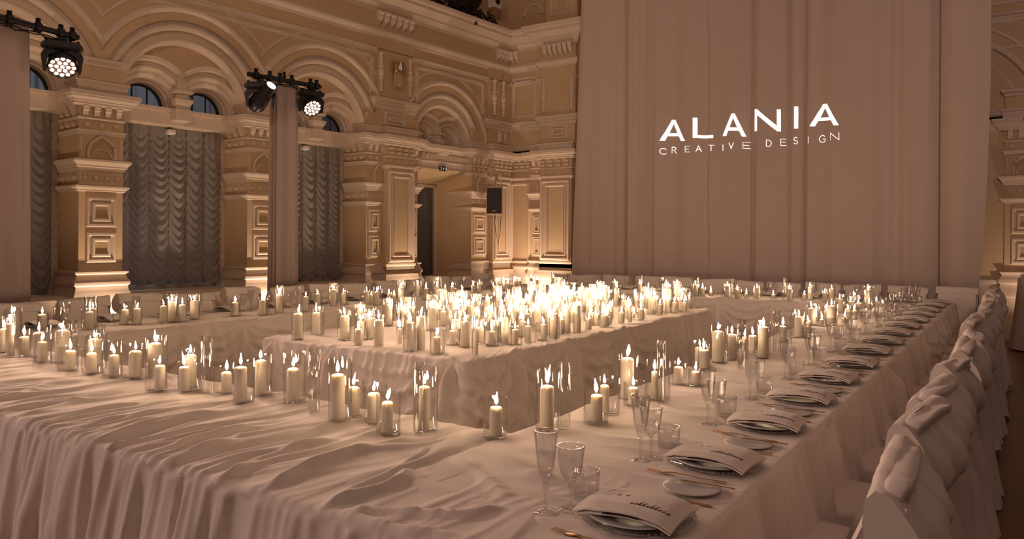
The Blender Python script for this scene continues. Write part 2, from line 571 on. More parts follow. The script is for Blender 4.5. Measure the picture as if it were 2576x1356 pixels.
def pier(F, root, s0, s1, depth=.75, flank_lo=True, flank_hi=True, koko=True, panel=True):
    b = MB(F)
    b.box(s0, s1, -depth, 0, .0, 3.425)
    b.rect_loft(s0, s1, -depth, .025, [(0, 3.4), (0, 3.82)])
    p = b.build('pier', M['plaster'], root)
    b = MB(F)
    for prof in (BASE, M218, M255, M290, M308, CAP):
        b.rect_loft(s0, s1, -depth * .8, 0, prof)
    b.build('moulding', M['stucco'], p, DEG)
    w = s1 - s0
    if koko:
        b = MB(F)
        b.rect_loft(s0, s1, -depth * .5, .025, [(0, 3.76), (.015, 3.77), (.015, 3.80), (.03, 3.815), (.05, 3.83), (.05, 3.87), (.0, 3.885)])
        b.build('impost', M['stucco'], p, DEG)
    n = max(1, round(w / .14))
    for i in range(n):
        s = s0 + w * (i + .5) / n
        roundel(F, p, s, 2.295, min(.052, w / n * .42), .0)
    for i in range(n):
        s = s0 + w * (i + .5) / n
        b = MB(F)
        hw = min(.034, w / n * .3)
        b.loft([[(s - hw, -.02, z), (s + hw, -.02, z), (s + hw, q, z), (s - hw, q, z)] for q, z in ((.01, 3.10), (.03, 3.13), (.035, 3.16), (.055, 3.18), (.06, 3.21), (.075, 3.22), (.075, 3.25))])
        b.build('bracket', M['stucco'], p)
    for i in range(max(1, n - 1)):
        s = s0 + w * (i + .5) / max(1, n - 1)
        roundel(F, p, s, 2.995, .045, .0, False)
    if koko:
        kokoshnik(F, p, (s0 + s1) / 2, 2.55, w * .30, .31, .0)
        for e in (s0 + .03, s1 - .03):
            b = MB(F); b.tube([(e, .0, 2.58), (e, .0, 2.83)], .012, 6); b.build('bead_strip', M['stucco'], p, DEG)
    if panel:
        e = w * .14
        square_panel(F, p, s0 + e, s1 - e, 1.64, 2.05, .0)
        square_panel(F, p, s0 + e, s1 - e, 1.17, 1.58, .0)
    # the jamb side towards the hall's entrance carries the same friezes
    if flank_hi:
        for z, r, sq in ((2.295, .05, True), (2.995, .05, False)):
            for d in (-.14, -.32, -.5):
                G = lambda a, dd, zz, d=d: F(s1 + dd, d + a, zz)
                roundel(G, p, 0, z, r, .0, sq)
        b = MB(F)
        for d in (-.12, -.3, -.48):
            b = MB(F)
            b.loft([[(s1 - .02, d - .05, z), (s1 + q, d - .05, z), (s1 + q, d + .05, z), (s1 - .02, d + .05, z)] for q, z in ((.01, 3.10), (.03, 3.13), (.035, 3.16), (.055, 3.18), (.06, 3.21), (.075, 3.22), (.075, 3.25))])
            b.build('bracket', M['stucco'], p)
    return p

def pilaster(F, root, s0, s1, d=.14):
    """broad pilaster with one tall beaded panel, in front of a pier"""
    b = MB(F)
    b.rect_loft(s0, s1, -.05, d, [(0, .5), (0, 3.42)])
    p = b.build('pilaster', M['plaster'], root)
    b = MB(F)
    for prof in (BASE[:9], [(0, .92), (.0, 1.0), (.02, 1.02), (.02, 1.05), (0, 1.06)], [(0, 2.80), (.035, 2.83), (.045, 2.86), (.045, 2.875), (.01, 2.885)],
                 [(0, 3.015), (.025, 3.03), (.025, 3.045), (0, 3.055)], CAP):
        b.rect_loft(s0, s1, -.05, d, prof)
    b.build('moulding', M['stucco'], p, DEG)
    w = s1 - s0
    b = MB(F)
    b.frame(s0 + .02, s1 - .02, 1.07, 2.79, .07, d, d + .045)
    q = b.build('tall_panel', M['stucco'], p, DEG)
    b = MB(F); b.frame(s0 + .115, s1 - .115, 1.165, 2.695, .055, d, d + .03, .4); b.build('inner_frame', M['stucco'], q, DEG)
    b = MB(F)
    for e in (s0 + .19, s1 - .19):
        z = 1.25
        while z < 2.6:
            b.box(e - .012, e + .012, d, d + .024, z, z + .022)
            z += .034
    o = b.build('bead_moulding', M['stucco'], q); o['kind'] = 'stuff'
    for i in range(4):
        s = s0 + w * (i + .5) / 4
        roundel(F, p, s, 2.95, .04, d, False)
        b = MB(F)
        for z in (3.075, 3.15):
            b.box(s - .045, s + .045, d, d + .05, z, z + .05)
        b.build('dentil', M['stucco'], p)
    return p

def cornice_run(F, root, s0, s1, tops=True):
    b = MB(F)
    b.strip(s0, s1, [(0, 5.20), (.03, 5.22), (.03, 5.25), (.07, 5.28), (.09, 5.31), (.09, 5.34), (.03, 5.36), (.03, 5.40), (.0, 5.42)])
    b.strip(s0, s1, [(0, 5.66), (.04, 5.68), (.04, 5.72), (.10, 5.78), (.12, 5.80), (.12, 5.84), (.16, 5.86), (.20, 5.92), (.24, 5.94), (.24, 6.0), (.28, 6.02), (.30, 6.06), (.30, 6.10), (-.35, 6.14)])
    b.build('cornice', M['stucco'], root, DEG)
    b = MB(F)
    b.strip(s0, s1, [(0.0, 4.92), (.02, 4.94), (.02, 4.98), (.035, 4.99), (.035, 5.02), (0, 5.03)])
    b.build('string_course', M['stucco'], root, DEG)

def corbels(F, root, s0, s1, n, d=.0):
    for i in range(n):
        s = s0 + (s1 - s0) * (i + .5) / n
        w = (s1 - s0) / n * .36
        b = MB(F)
        b.loft([[(s - k * w, d - .01, z), (s + k * w, d - .01, z), (s + k * w, d + q, z), (s - k * w, d + q, z)] for k, q, z in ((.25, .01, 5.44), (.6, .04, 5.47), (.95, .09, 5.53), (1, .11, 5.57), (1, .11, 5.62), (1.15, .14, 5.64), (1.15, .14, 5.68))])
        b.build('corbel', M['stucco'], root, DEG)

def colonnette(F, root, s, d, z0, z1):
    L = z1 - z0
    prof = [(.05, 0), (.05, .04), (.035, .06), (.035, .30), (.05, .32), (.05, .36), (.04, .38), (.065, .46), (.065, .52), (.04, .60), (.05, .62), (.05, .66), (.035, .68), (.035, .93), (.055, .95), (.055, .97), (.02, 1.0), (.004, 1.06)]
    b = MB(F)
    b.loft([[(s + r * cos(2 * pi * j / 12), d + r * sin(2 * pi * j / 12), z0 + t * L) for j in range(12)] for r, t in prof])
    b.build('colonnette', M['stucco'], root, DEG)

def impost(F, root, s0, s1, d=.0, z=4.02):
    """ledge course at the feet of the outer arches above a broad pier"""
    b = MB(F)
    b.rect_loft(s0, s1, -.05, d, [(0, z - .12), (.02, z - .1), (.02, z - .05), (.05, z - .03), (.05, z + .0), (.08, z + .03), (.08, z + .09), (.01, z + .11)])
    b.build('impost', M['stucco'], root, DEG)

# --- arcade wall
BAYS = [(1.27, 2.86), (4.16, 6.01), (6.57, 8.47), (9.03, 10.93), (11.49, 13.39)]
b = MB(WL); spandrel(b, BAYS, -.02, 14.6, 5.25); b.box(-.02, 14.6, -.05, .0, 5.2, 6.1)
b.box(.2, 3.6, -1.4, -1.3, 0, 3.4)
b.build('wall_face', M['plaster'], wall_left)
CLIP = {0: .795 + .42, 1: 1.28, 2: 1.23, 3: 1.23, 4: 1.23}
for i, (a, c) in enumerate(BAYS[:4]):
    archivolt(WL, wall_left, a, c, CLIP[i])
    twin_arches(WL, wall_left, a, c)
for (a, c) in ((6.01, 6.57), (8.47, 9.03), (10.93, 11.49)):
    pier(WL, wall_left, a, c)
pier(WL, wall_left, 2.86, 4.16, koko=False, panel=False)
for (a, c, ko) in ((3.80, 4.12, 1), (2.89, 3.04, 0)):
    p = MB(WL); p.box(a, c, -.01, .002, 1.1, 2.1); q = p.build('pier_flank', M['plaster'], wall_left)
    square_panel(WL, q, a + .01, c - .01, 1.64, 2.05, .0); square_panel(WL, q, a + .01, c - .01, 1.17, 1.58, .0)
b = MB(WL); pth = ogee(3.45, 2.55, .52, .52); b.tube([(x, .012, y) for x, y in pth], .025, 8); b.build('ogee_arch', M['stucco'], wall_left, DEG)
pilaster(WL, wall_left, 3.07, 3.79)
pier(WL, wall_left, .0, 1.27, flank_hi=True, koko=False, panel=False)
p = MB(WL); p.box(.78, 1.24, -.01, .002, 1.1, 2.1); q = p.build('pier_flank', M['plaster'], wall_left)
square_panel(WL, q, .80, 1.22, 1.64, 2.05, .0); square_panel(WL, q, .80, 1.22, 1.17, 1.58, .0)
b = MB(WL); pth = ogee(.44, 2.55, .62, .55); b.tube([(x, .012, y) for x, y in pth], .025, 8); b.build('ogee_arch', M['stucco'], wall_left, DEG)
pilaster(WL, wall_left, .10, .72)
cornice_run(WL, wall_left, -.3, 14.6)
for (a, c) in ((.02, .5), (3.05, 4.0)):
    corbels(WL, wall_left, a, c, 4 if a < 1 else 6)
# upper pilaster strip above the broad pier, with colonnettes and a square field
b = MB(WL); b.rect_loft(3.02, 3.95, -.05, .035, [(0, 3.58), (0, 5.22)]); up = b.build('upper_pilaster', M['plaster'], wall_left)
impost(WL, up, 2.98, 3.99, .04)
square_panel(WL, up, 3.24, 3.76, 3.62, 3.88, .035)
for s in (3.13, 3.86): colonnette(WL, up, s, .05, 4.22, 4.95)
b = MB(WL); b.rect_loft(.0, .74, -.05, .035, [(0, 3.58), (0, 5.22)]); up = b.build('upper_pilaster', M['plaster'], wall_left)
impost(WL, up, -.02, .80, .04)
square_panel(WL, up, .15, .42, 3.62, 3.92, .035)
for s in (.30, .60): colonnette(WL, up, s, .07, 4.22, 5.0)
# spandrel frames between arches and string course
for (a, c) in ((.92, 2.90), (4.05, 14.5)):
    b = MB(WL); b.strip(a, c, [(0, 4.80), (.015, 4.81), (.025, 4.83), (.025, 4.87), (0, 4.88)])
    for s in (a, c):
        b.add([(s - .04, 0, 4.2), (s - .03, .025, 4.2), (s + .03, .025, 4.2), (s + .04, 0, 4.2), (s - .04, 0, 4.88), (s - .03, .025, 4.88), (s + .03, .025, 4.88), (s + .04, 0, 4.88)], [(0, 1, 5, 4), (1, 2, 6, 5), (2, 3, 7, 6)])
    b.build('spandrel_frame', M['stucco'], wall_left, DEG)

# --- back wall
b = MB(WB); b.box(-.3, 13.2, -.3, .0, 0, 6.1)
b.build('wall_face', M['plaster'], wall_back)
cornice_run(WB, wall_back, -.3, 13.2)
corbels(WB, wall_back, .98, 1.72, 6, .10)
corbels(WB, wall_back, .06, .3, 2)
b = MB(WB); b.rect_loft(.9, 1.75, -.05, .10, [(0, 3.58), (0, 5.7)]); up = b.build('upper_pilaster', M['plaster'], wall_back)
b = MB(WB)
b.rect_loft(.9, 1.75, -.05, .10, [(0, 5.20), (.03, 5.22), (.03, 5.25), (.07, 5.28), (.09, 5.31), (.09, 5.34), (.03, 5.36), (.0, 5.42)])
b.rect_loft(.86, 1.79, -.05, .10, [(0, 5.66), (.04, 5.68), (.04, 5.72), (.10, 5.78), (.12, 5.84), (.16, 5.86), (.20, 5.92), (.24, 5.94), (.24, 6.0), (.28, 6.02), (.30, 6.10), (.0, 6.13)])
b.build('cornice', M['stucco'], up, DEG)
impost(WB, up, .88, 1.77, .11, 4.08)
square_panel(WB, up, 1.1, 1.55, 3.66, 3.98, .10)
for s in (.98, 1.67): colonnette(WB, up, s, .11, 4.25, 5.0)
impost(WB, wall_back, .0, .9, .0, 4.02)
b = MB(WB); b.frame(.08, .72, 4.2, 5.12, .08, .0, .035); b.build('wall_panel', M['stucco'], wall_back, DEG)
b = MB(WB); b.frame(.05, .58, .99, 2.78, .07, .0, .035); b.build('wall_panel', M['stucco'], wall_back, DEG)
b = MB(WB)
b.strip(0, 13.2, [(0, .3), (.06, .32), (.06, .68), (.03, .74), (.03, .86), (.05, .88), (.05, .92), (0, .95)])
b.strip(0, .9, [(0, 2.80), (.03, 2.83), (.045, 2.86), (.045, 2.88), (0, 2.89)])
b.strip(0, .9, [(0, 3.02), (.025, 3.03), (.025, 3.05), (0, 3.06)])
b.strip(0, 13.2, [(0, 3.235), (.05, 3.25), (.05, 3.275), (.07, 3.285), (.07, 3.30), (.11, 3.335), (.11, 3.36), (.13, 3.36), (.13, 3.415), (.0, 3.425), (.0, 3.47), (.045, 3.50), (.045, 3.52), (.07, 3.55), (.07, 3.575), (.0, 3.59)])
b.build('moulding', M['stucco'], wall_back, DEG)
for s in (.22, .38, .54):
    b = MB(WB)
    for z in (3.10, 3.165): b.box(s - .045, s + .045, 0, .05, z, z + .04)
    b.build('dentil', M['stucco'], wall_back)
WB2 = lambda t, d, z: WB(t, d + .02, z)
pier(WB2, wall_back, .62, .92, .3, flank_hi=False, koko=False)
pilaster(WB, wall_back, .92, 1.70, .16)
b = MB(WB); pth = ogee(1.3, 2.55, .52, .5); b.tube([(x, .012, y) for x, y in pth], .025, 8); b.build('ogee_arch', M['stucco'], wall_back, DEG)
for (a, c) in ((7.42, 9.32), (9.88, 11.78)):
    archivolt(WB, wall_back, a, c, 1.23)
pier(WB2, wall_back, 9.32, 9.88, .3, flank_hi=False)
pier(WB2, wall_back, 10.3, 10.9, .3, flank_hi=False)
pilaster(WB, wall_back, 9.74, 10.4, .16)
b = MB(WB); b.frame(9.0, 12.5, 4.5, 5.1, .07, .0, .03); b.build('wall_panel', M['stucco'], wall_back, DEG)

# --- attic storey above the cornice
b = MB(WL); b.box(-.6, 14.6, -1.0, -.9, 6.0, 9.4); b.box(-.6, 14.6, -.95, .2, 6.1, 6.13)
b.build('attic_wall', M['plaster'], wall_left)
b = MB(WB); b.box(-.9, 13.2, -.9, -.5, 6.0, 9.4); b.rect_loft(.92, 1.7, -.6, -.05, [(0, 6.1), (0, 9.3)])
aw = b.build('attic_wall', M['plaster'], wall_back)
b = MB(WB); b.arc(.30, 6.62, [(.20, -.5), (.22, -.46), (.26, -.46), (.28, -.5)]); b.build('archivolt', M['stucco'], aw, DEG)
b = MB(WB); b.frame(1.02, 1.6, 6.35, 7.6, .07, -.05, -.02); b.frame(1.14, 1.48, 6.47, 7.4, .05, -.05, -.02); b.build('wall_panel', M['stucco'], aw, DEG)

# --- baseboards
b = MB(WL); b.strip(.0, 14.6, [(-.9, .0), (-.05, .0), (-.05, .70), (-.1, .74), (-.9, .74)])
tag(b.build('baseboard_left', M['stucco'], None, DEG), 'low stone ledge under the tall windows', None, None, 'structure')

# ------------------------------------------------------------------ windows, door, blinds
DW = -.62
def blind_mesh(F, s0, s1, z0, z1, d, ncol, seed):
    """ruched blind: swags hang between gathered vertical lines"""
    r = np.random.default_rng(seed)
    per = 22
    nx, nz = ncol * per + 1, 220
    wob = r.normal(0, .012, ncol + 1); wob[0] = wob[-1] = 0
    ph = r.uniform(0, 1, ncol); sg = r.uniform(.20, .30, ncol); pr = r.uniform(.105, .15, ncol)
    x = np.linspace(0, ncol, nx)
    c = np.minimum(x.astype(int), ncol - 1)
    q = 2 * (x - c) - 1
    s = s0 + (s1 - s0) * x / ncol + np.interp(x, np.arange(ncol + 1), wob)
    t = np.linspace(0, 1, nz)
    T, S = np.meshgrid(t, s, indexing='ij')
    Q = np.broadcast_to(q, T.shape); C = np.broadcast_to(c, T.shape)
    bot = z0 + .11 * np.abs(q) ** 3 * np.where(np.abs(q) > .5, 1, 1)
    Z = z1 + (bot[None, :] - z1) * T
    bow = 1 - Q * Q
    fade = np.clip((z1 - .05 - Z) / .5, 0, 1)
    f1 = (Z + sg[C] * bow) / pr[C] + ph[C] + .35 * np.sin(Z * 3.1 + C * 1.7) * bow
    fr = f1 - np.floor(f1)
    saw = np.where(fr < .7, fr / .7, (1 - fr) / .3)
    f2 = fr * 3 + .3 * np.sin(Z * 9 + C)
    fine = .5 + .5 * np.cos(2 * pi * f2)
    gath = np.exp(-(1 - np.abs(Q)) / .12)
    D = d + .05 * bow + fade * (bow * (.055 * saw + .012 * fine)) + .016 * gath * np.sin(Z * 60 + C) + (1 - fade) * .012 * np.cos(Q * 9) 
    V = np.stack([S, D, Z], -1).reshape(-1, 3)
    vs = [F(*p) for p in V.tolist()]
    fs = [(i * nx + j, i * nx + j + 1, (i + 1) * nx + j + 1, (i + 1) * nx + j) for i in range(nz - 1) for j in range(nx - 1)]
    return mesh_from('ruched_blind', vs, fs, M['blind'], 3.2)

POS = ['beside the rose drape at the edge of the hall', 'between the first two free piers', 'behind the second rose drape']
for n, (bi, nm) in enumerate(((3, 'window_1'), (2, 'window_2'), (1, 'window_3'))):
    a, c = BAYS[bi]
    cs, h = (a + c) / 2, (c - a) / 2
    w = tag(thing(nm, 'tall arched hall window with two round-headed lights over a transom', None), kind='structure')
    b = MB(WL); b.rect_loft(a + .0, c - .0, -.8, -.30, [(0, 3.17), (.0, 3.19), (.0, 3.24), (.0, 3.30), (.0, 3.41)])
    b.box(a, c, -.32, -.26, 3.36, 3.41)
    b.build('transom', M['stucco'], w)
    b = MB(WL)
    for s in (a + .06, c - .06): b.box(s - .06, s + .06, -.68, -.64, .74, 3.2)
    b.box(a, c, -.8, -.7, .74, .80); b.box(cs - .03, cs + .03, -.76, -.7, .74, 3.2)
    b.build('window_frame', M['stucco'], w)
    for s in (a + (cs - a) / 2, cs + (c - cs) / 2):
        b = MB(WL); b.box(s - h / 2 + .02, s + h / 2 - .02, -.735, -.73, .80, 3.2); b.build('pane', M['pane'], w)
    k = h / .95
    for sgn in (-1, 1):
        o = cs + sgn * .46 * k
        b = MB(WL); b.add([(o + .33 * k * cos(pi * i / 16), -.56, 3.42 + .33 * k * sin(pi * i / 16)) for i in range(17)], [tuple(range(17))])
        b.build('pane', M['pane'], w)
        b = MB(WL)
        for x in (-.11, .11): b.box(o + x * k - .008, o + x * k + .008, -.58, -.56, 3.42, 3.72)
        b.arc(o, 3.42, [(.30 * k, -.58), (.30 * k, -.54), (.34 * k, -.54)], n=14)
        b.build('glazing_bar', M['black_satin'], w)
    tag(link('ruched_blind', blind_mesh(WL, a + .09, c - .09, .80, 3.19, DW, 6, 30 + n)), 'grey ruched window blind ' + POS[n], 'blind', 'ruched window blinds')
    b = MB(WL); b.rect_loft(cs - .04, cs + .04, -.6, -.52, [(0, 3.06), (.02, 3.08), (.02, 3.12), (0, 3.14)])
    b.build('blind_bracket', M['white'], w)
# street front seen through the lunettes
b = MB(WL)
b.box(-2, 16, -7.2, -7.0, -1, 12)
for i in range(14):
    b.frame(i * 1.25, i * 1.25 + .8, 3.6, 6.2, .12, -7.0, -6.9)
    b.box(i * 1.25 + .1, i * 1.25 + .7, -7.0, -6.93, 6.6, 6.9)
tag(b.build('street_facade', M['facade']), 'grey stone building front across the street outside the windows', 'building')
lamp('outdoor_light', 'AREA', tuple(WL(7, -3.0, 7.5)), 110, (.84, .91, 1.0), WL(7, -7, 4.5), size=4)  # added cool area light that brightens the facade outside
lamp('outdoor_light', 'POINT', tuple(WL(8.15, -1.15, 1.55)), 9, (.8, .9, 1.0), shadow_soft_size=.12)

# the doorway in the third bay
a, c = BAYS[0]
door = tag(thing('door_1', 'glazed double door in a deep splayed recess, grey ruched cloth behind glass', None), kind='structure')
b = MB(WL)
b.add([(a, -.1, 2.93), (c, -.1, 2.93), (c - .12, -.95, 2.68), (a + .12, -.95, 2.68)], [(0, 1, 2, 3)])
for (s, q) in ((a, .12), (c, -.12)):
    b.add([(s, -.1, 0), (s, -.1, 2.93), (s + q, -.95, 2.68), (s + q, -.95, 0)], [(0, 1, 2, 3)])
b.build('splayed_reveal', M['plaster'], door)
b = MB(WL); b.box(a, c, -.3, -.12, 2.93, 3.42)
b.strip(a, c, [(-.12, 3.235), (-.07, 3.25), (-.07, 3.275), (-.05, 3.285), (-.05, 3.30), (-.01, 3.335), (-.01, 3.415), (-.12, 3.425)])
b.strip(a, c, [(-.12, 3.055), (-.10, 3.07), (-.10, 3.085), (-.12, 3.10)])
b.build('lintel', M['stucco'], door)
for g in (1.62, 2.45):
    for i in range(4):
        s = g + i * .13 - .2
        b = MB(WL); b.box(s - .035, s + .035, -.12, -.06, 3.13, 3.22); b.build('dentil', M['stucco'], door)
b = MB(WL)
lo, hi = a + .12, c - .12
cm = (lo + hi) / 2 + .12
for (x0, x1) in ((lo, lo + .05), (hi - .05, hi), (cm - .03, cm + .03)): b.box(x0, x1, -.97, -.90, 0, 2.68)
b.box(lo, hi, -.97, -.90, 2.62, 2.68)
b.build('door_frame', M['stucco'], door)
for (x0, x1) in ((lo + .05, cm - .03), (cm + .03, hi - .05)):
    b = MB(WL); b.box(x0, x1, -.935, -.93, 0, 2.62); b.build('pane', M['pane'], door)
for s, dd in ((cm - .1, -.85), (cm + .1, -.99)):
    b = MB(WL)
    sg = 1 if dd > -.93 else -1
    b.tube([(s, -.93, 1.38), (s, dd - .02 * sg, 1.38), (s, dd, 1.36), (s, dd, .82), (s, dd - .02 * sg, .80), (s, -.93, .80)], .018, 10)
    for z in (1.38, .80): b.lathe((s, -.93, z), [(.03, -.01), (.03, .012)], 10, 'y', caps=True)
    b.build('door_handle', M['black'], door, DEG)
tag(link('ruched_blind', blind_mesh(WL, lo + .03, hi - .03, .04, 2.62, -1.10, 4, 55)), 'grey ruched cloth hung behind the glazed door', 'blind', 'ruched window blinds')
for sgn in (-1, 1):
    k = (c - a) / 2 / .95
    o = (a + c) / 2 + sgn * .46 * k
    b = MB(WL); b.add([(o + .33 * k * cos(pi * i / 16), -.45, 3.42 + .33 * k * sin(pi * i / 16)) for i in range(17)], [tuple(range(17))])
    b.build('frosted_pane', M['stucco'], door)

# uplights stand on the floor at the feet of the piers
def fixture(F, s, d, label):
    x, y, _ = F(s, d, 0)
    t = thing('uplight', label, 'floor lamp', (x, y, 0), 0, 'uplights at the wall')
    b = MB(); b.box(-.10, .10, -.07, .07, .0, .012); b.build('base', M['black'], t)
    b = MB(); b.lathe((0, 0, .03), [(.06, 0), (.065, .01), (.065, .10), (.058, .105), (.05, .09), (.001, .088)], 14); b.build('housing', M['black_satin'], t, DEG)
    b = MB()
    for q in (-.068, .062): b.box(q, q + .006, -.015, .015, .0, .10)
    b.build('yoke', M['black'], t)
    return t
for (F, s, d, pw, sz, lab) in (
        (WL, 6.29, .40, 1.0, 66, 'small black uplight on the floor before the second free pier'),
        (WL, 8.75, .40, 1.0, 66, 'small black uplight on the floor before the first free pier'),
        (WL, 3.35, .62, .9, 66, 'small black uplight on the floor before the broad pier by the door'),
        (WL, .42, .75, .7, 60, 'small black uplight on the floor in the corner of the hall'),
        (WB, 1.15, .72, 1.0, 66, 'small black uplight on the floor where the curtain begins'),
        (WB, 9.85, .62, .45, 66, 'small black uplight on the floor beyond the curtain by the aisle'),
        (WL, 11.2, .50, 1.0, 66, 'small black uplight on the floor behind the first rose drape')):
    fixture(F, s, d, lab)
    lamp('uplight_lamp', 'SPOT', tuple(F(s, d, .15)), UPLIGHT * pw, (1.0, .70, .48), tuple(F(s, d - .20, 2.0)), spot_size=radians(sz + 70), spot_blend=1.0, shadow_soft_size=.04)
# ------------------------------------------------------------------ the tall curtain with the projected sign
CVN = 12.95   # its plane
def cu(px, y=400): return on_plane_v(px, y, CVN)[0]
curtain = thing('stage_curtain', 'huge floor-length beige curtain of overlapping panels behind the far chairs', 'curtain', (cu(1970), CVN, 0))
EDGES = [(1444, 1779), (1770, 1886), (1877, 1981), (1970, 2024), (2019, 2361), (2352, 2492)]
def curtain_panel(i, pa, pb):
    u0, u1 = cu(pa), cu(pb)
    W = u1 - u0
    nx, nz = max(30, int(W / .022)), 46
    x = np.linspace(0, W, nx)
    z = np.linspace(7.4, .015, nz)
    Z, X = np.meshgrid(z, x, indexing='ij')
    r = np.random.default_rng(90 + i)
    D = np.zeros_like(X)
    nf = max(2, int(W / .17))
    for k in range(nf):   # hanging folds, steadier below than at the head
        c = (k + .5 + r.uniform(-.3, .3)) / nf * W
        w = r.uniform(.03, .085); a = r.uniform(-.05, .07)
        drift = r.uniform(-.05, .05)
        D += a * np.exp(-((X - c - drift * (1 - Z / 7.4)) / w) ** 2) * (.6 + .4 * np.sin(Z * r.uniform(.3, .9) + r.uniform(0, 6)))
    D += .03 * np.sin(X * 5.1 + i) + .02 * np.sin(X * 11.7 + 2 * i)
    e = .07
    if i > 0: D -= .22 * np.exp(-X / e) * np.clip((6.4 - Z * (1.0 if i == 1 else .2)) / 2.0, .1, 1)
    D -= (.10 if i < 5 else .02) * np.exp(-(W - X) / e)
    off = (0, -.05, -.03, -.06, .03, .07)[i]
    lean = np.where(i == 5, 1, 0) * .12 * np.clip((2.6 - Z) / 2.6, 0, 1) ** 1.2 * np.clip((X - W * .3) / (W * .7), 0, 1) * np.sin(np.clip((2.6 - Z) / 2.6, 0, 1) * 1.3)
    if i == 5: lean = lean + .10 * np.clip((3.9 - Z) / 3.9, 0, 1) * np.clip((X - W * .5) / (W * .5), 0, 1)
    ll = -.16 * np.clip((4.8 - Z) / 4.8, -.4, 1) * np.clip(1 - X / .5, 0, 1) + .10 * np.clip(1 - X / .5, 0, 1) if i == 0 else 0
    U = u0 + X - lean + ll
    V = CVN - off - D
    vs = np.stack([U - curtain.location.x, V - CVN, Z], -1).reshape(-1, 3).tolist()
    fs = [(a * nx + b, a * nx + b + 1, (a + 1) * nx + b + 1, (a + 1) * nx + b) for a in range(nz - 1) for b in range(nx - 1)]
    return link('curtain_panel', mesh_from('curtain_panel', vs, fs, M['drape'], 3.2), curtain)
for i, (pa, pb) in enumerate(EDGES):
    curtain_panel(i, pa, pb)
b = MB(); b.tube([(cu(1400) , CVN + .05, 7.42), (cu(2530), CVN + .05, 7.42)], .03, 8)
for q in range(7):
    b.tube([(cu(1450) + q * 1.12, CVN + .05, 7.4), (cu(1450) + q * 1.12, CVN + .05, 9.4)], .006, 5)
tag(b.build('curtain_rail', M['black'], None, DEG), 'black rail high above the frame carrying the tall curtain', 'rail')

# --- lettering thrown on the curtain: a stencil plate in front of a small hard lamp
LAMP = Vector((-6.6, 1.6, 4.1))
def seg(p, a, b2):
    d = np.array(b2) - np.array(a); L = (d ** 2).sum()
    t = np.clip(((p - np.array(a)) @ d) / max(L, 1e-9), 0, 1)
    return np.sqrt((((p - np.array(a)) - t[..., None] * d) ** 2).sum(-1))
def poly_in(p, poly):
    x, y = p[..., 0], p[..., 1]
    r = np.zeros(x.shape, bool); n = len(poly)
    for i in range(n):
        (x1, y1), (x2, y2) = poly[i], poly[(i + 1) % n]
        if y1 == y2: continue
        c = ((y1 > y) != (y2 > y)) & (x < (x2 - x1) * (y - y1) / (y2 - y1) + x1)
        r ^= c
    return r
HEAVY = {'A': [[(0, 0), (.43, 1), (.57, 1), (1, 0), (.82, 0), (.72, .24), (.28, .24), (.18, 0)], [(.34, .38), (.66, .38), (.5, .80)]],
         'L': [[(0, 0), (1, 0), (1, .15), (.22, .15), (.22, 1), (0, 1)]],
         'N': [[(0, 0), (0, 1), (.13, 1), (.86, .27), (.86, 1), (1, 1), (1, 0), (.87, 0), (.14, .73), (.14, 0)]],
         'I': [[(0, 0), (1, 0), (1, 1), (0, 1)]]}
def arcp(cx, cy, rx, ry, a0, a1, n=14): return [(cx + rx * cos(a0 + (a1 - a0) * i / n), cy + ry * sin(a0 + (a1 - a0) * i / n)) for i in range(n + 1)]
THIN = {'C': [arcp(.55, .5, .5, .5, .7, 2 * pi - .7)], 'R': [[(0, 0), (0, 1), (.55, 1)] + arcp(.55, .75, .35, .25, pi / 2, -pi / 2, 8) + [(0, .5)], [(.5, .5), (.95, 0)]],
        'E': [[(1, 0), (0, 0), (0, 1), (1, 1)], [(0, .52), (.85, .52)]], 'A': [[(0, 0), (.5, 1), (1, 0)], [(.2, .36), (.8, .36)]],
        'T': [[(0, 1), (1, 1)], [(.5, 1), (.5, 0)]], 'I': [[(.5, 0), (.5, 1)]], 'V': [[(0, 1), (.5, 0), (1, 1)]],
        'D': [[(0, 0), (0, 1), (.4, 1)] + arcp(.4, .5, .55, .5, pi / 2, -pi / 2, 10) + [(0, 0)]],
        'S': [arcp(.5, .74, .40, .26, .6, 1.5 * pi, 9) + arcp(.5, .25, .42, .25, pi / 2, -pi + .5, 9)],
        'G': [arcp(.55, .5, .5, .5, .8, 2 * pi - .45) + [(1, .46), (.62, .46)]], 'N': [[(0, 0), (0, 1), (1, 0), (1, 1)]]}
Z7 = lambda x, y: (1440 + x / 3.39, y / 3.39)
BIG = [('A', 745, 953, 1200, 1017), ('L', 1020, 1185, 1172, 1000), ('A', 1262, 1448, 1155, 962), ('N', 1530, 1748, 1112, 925), ('I', 1860, 1895, 1087, 898), ('A', 2003, 2290, 1072, 882)]
SML = [('C', 745, 795, 1315, 1265), ('R', 835, 872, 1300, 1250), ('E', 955, 990, 1295, 1245), ('A', 1045, 1083, 1288, 1240), ('T', 1145, 1190, 1282, 1233), ('I', 1256, 1276, 1278, 1230),
       ('V', 1320, 1358, 1263, 1213), ('E', 1423, 1470, 1254, 1203), ('D', 1640, 1680, 1245, 1190), ('E', 1745, 1787, 1230, 1177), ('S', 1855, 1892, 1218, 1162), ('I', 1980, 2000, 1212, 1160), ('G', 2088, 2150, 1211, 1152), ('N', 2205, 2290, 1197, 1136)]
RX, RY, SS = 1660, 450, 1.0
gx, gy = np.meshgrid(np.arange(690, 2350, 2.0), np.arange(850, 1350, 2.0))
pz = np.stack([gx, gy], -1)
mask = np.zeros(gx.shape, bool)
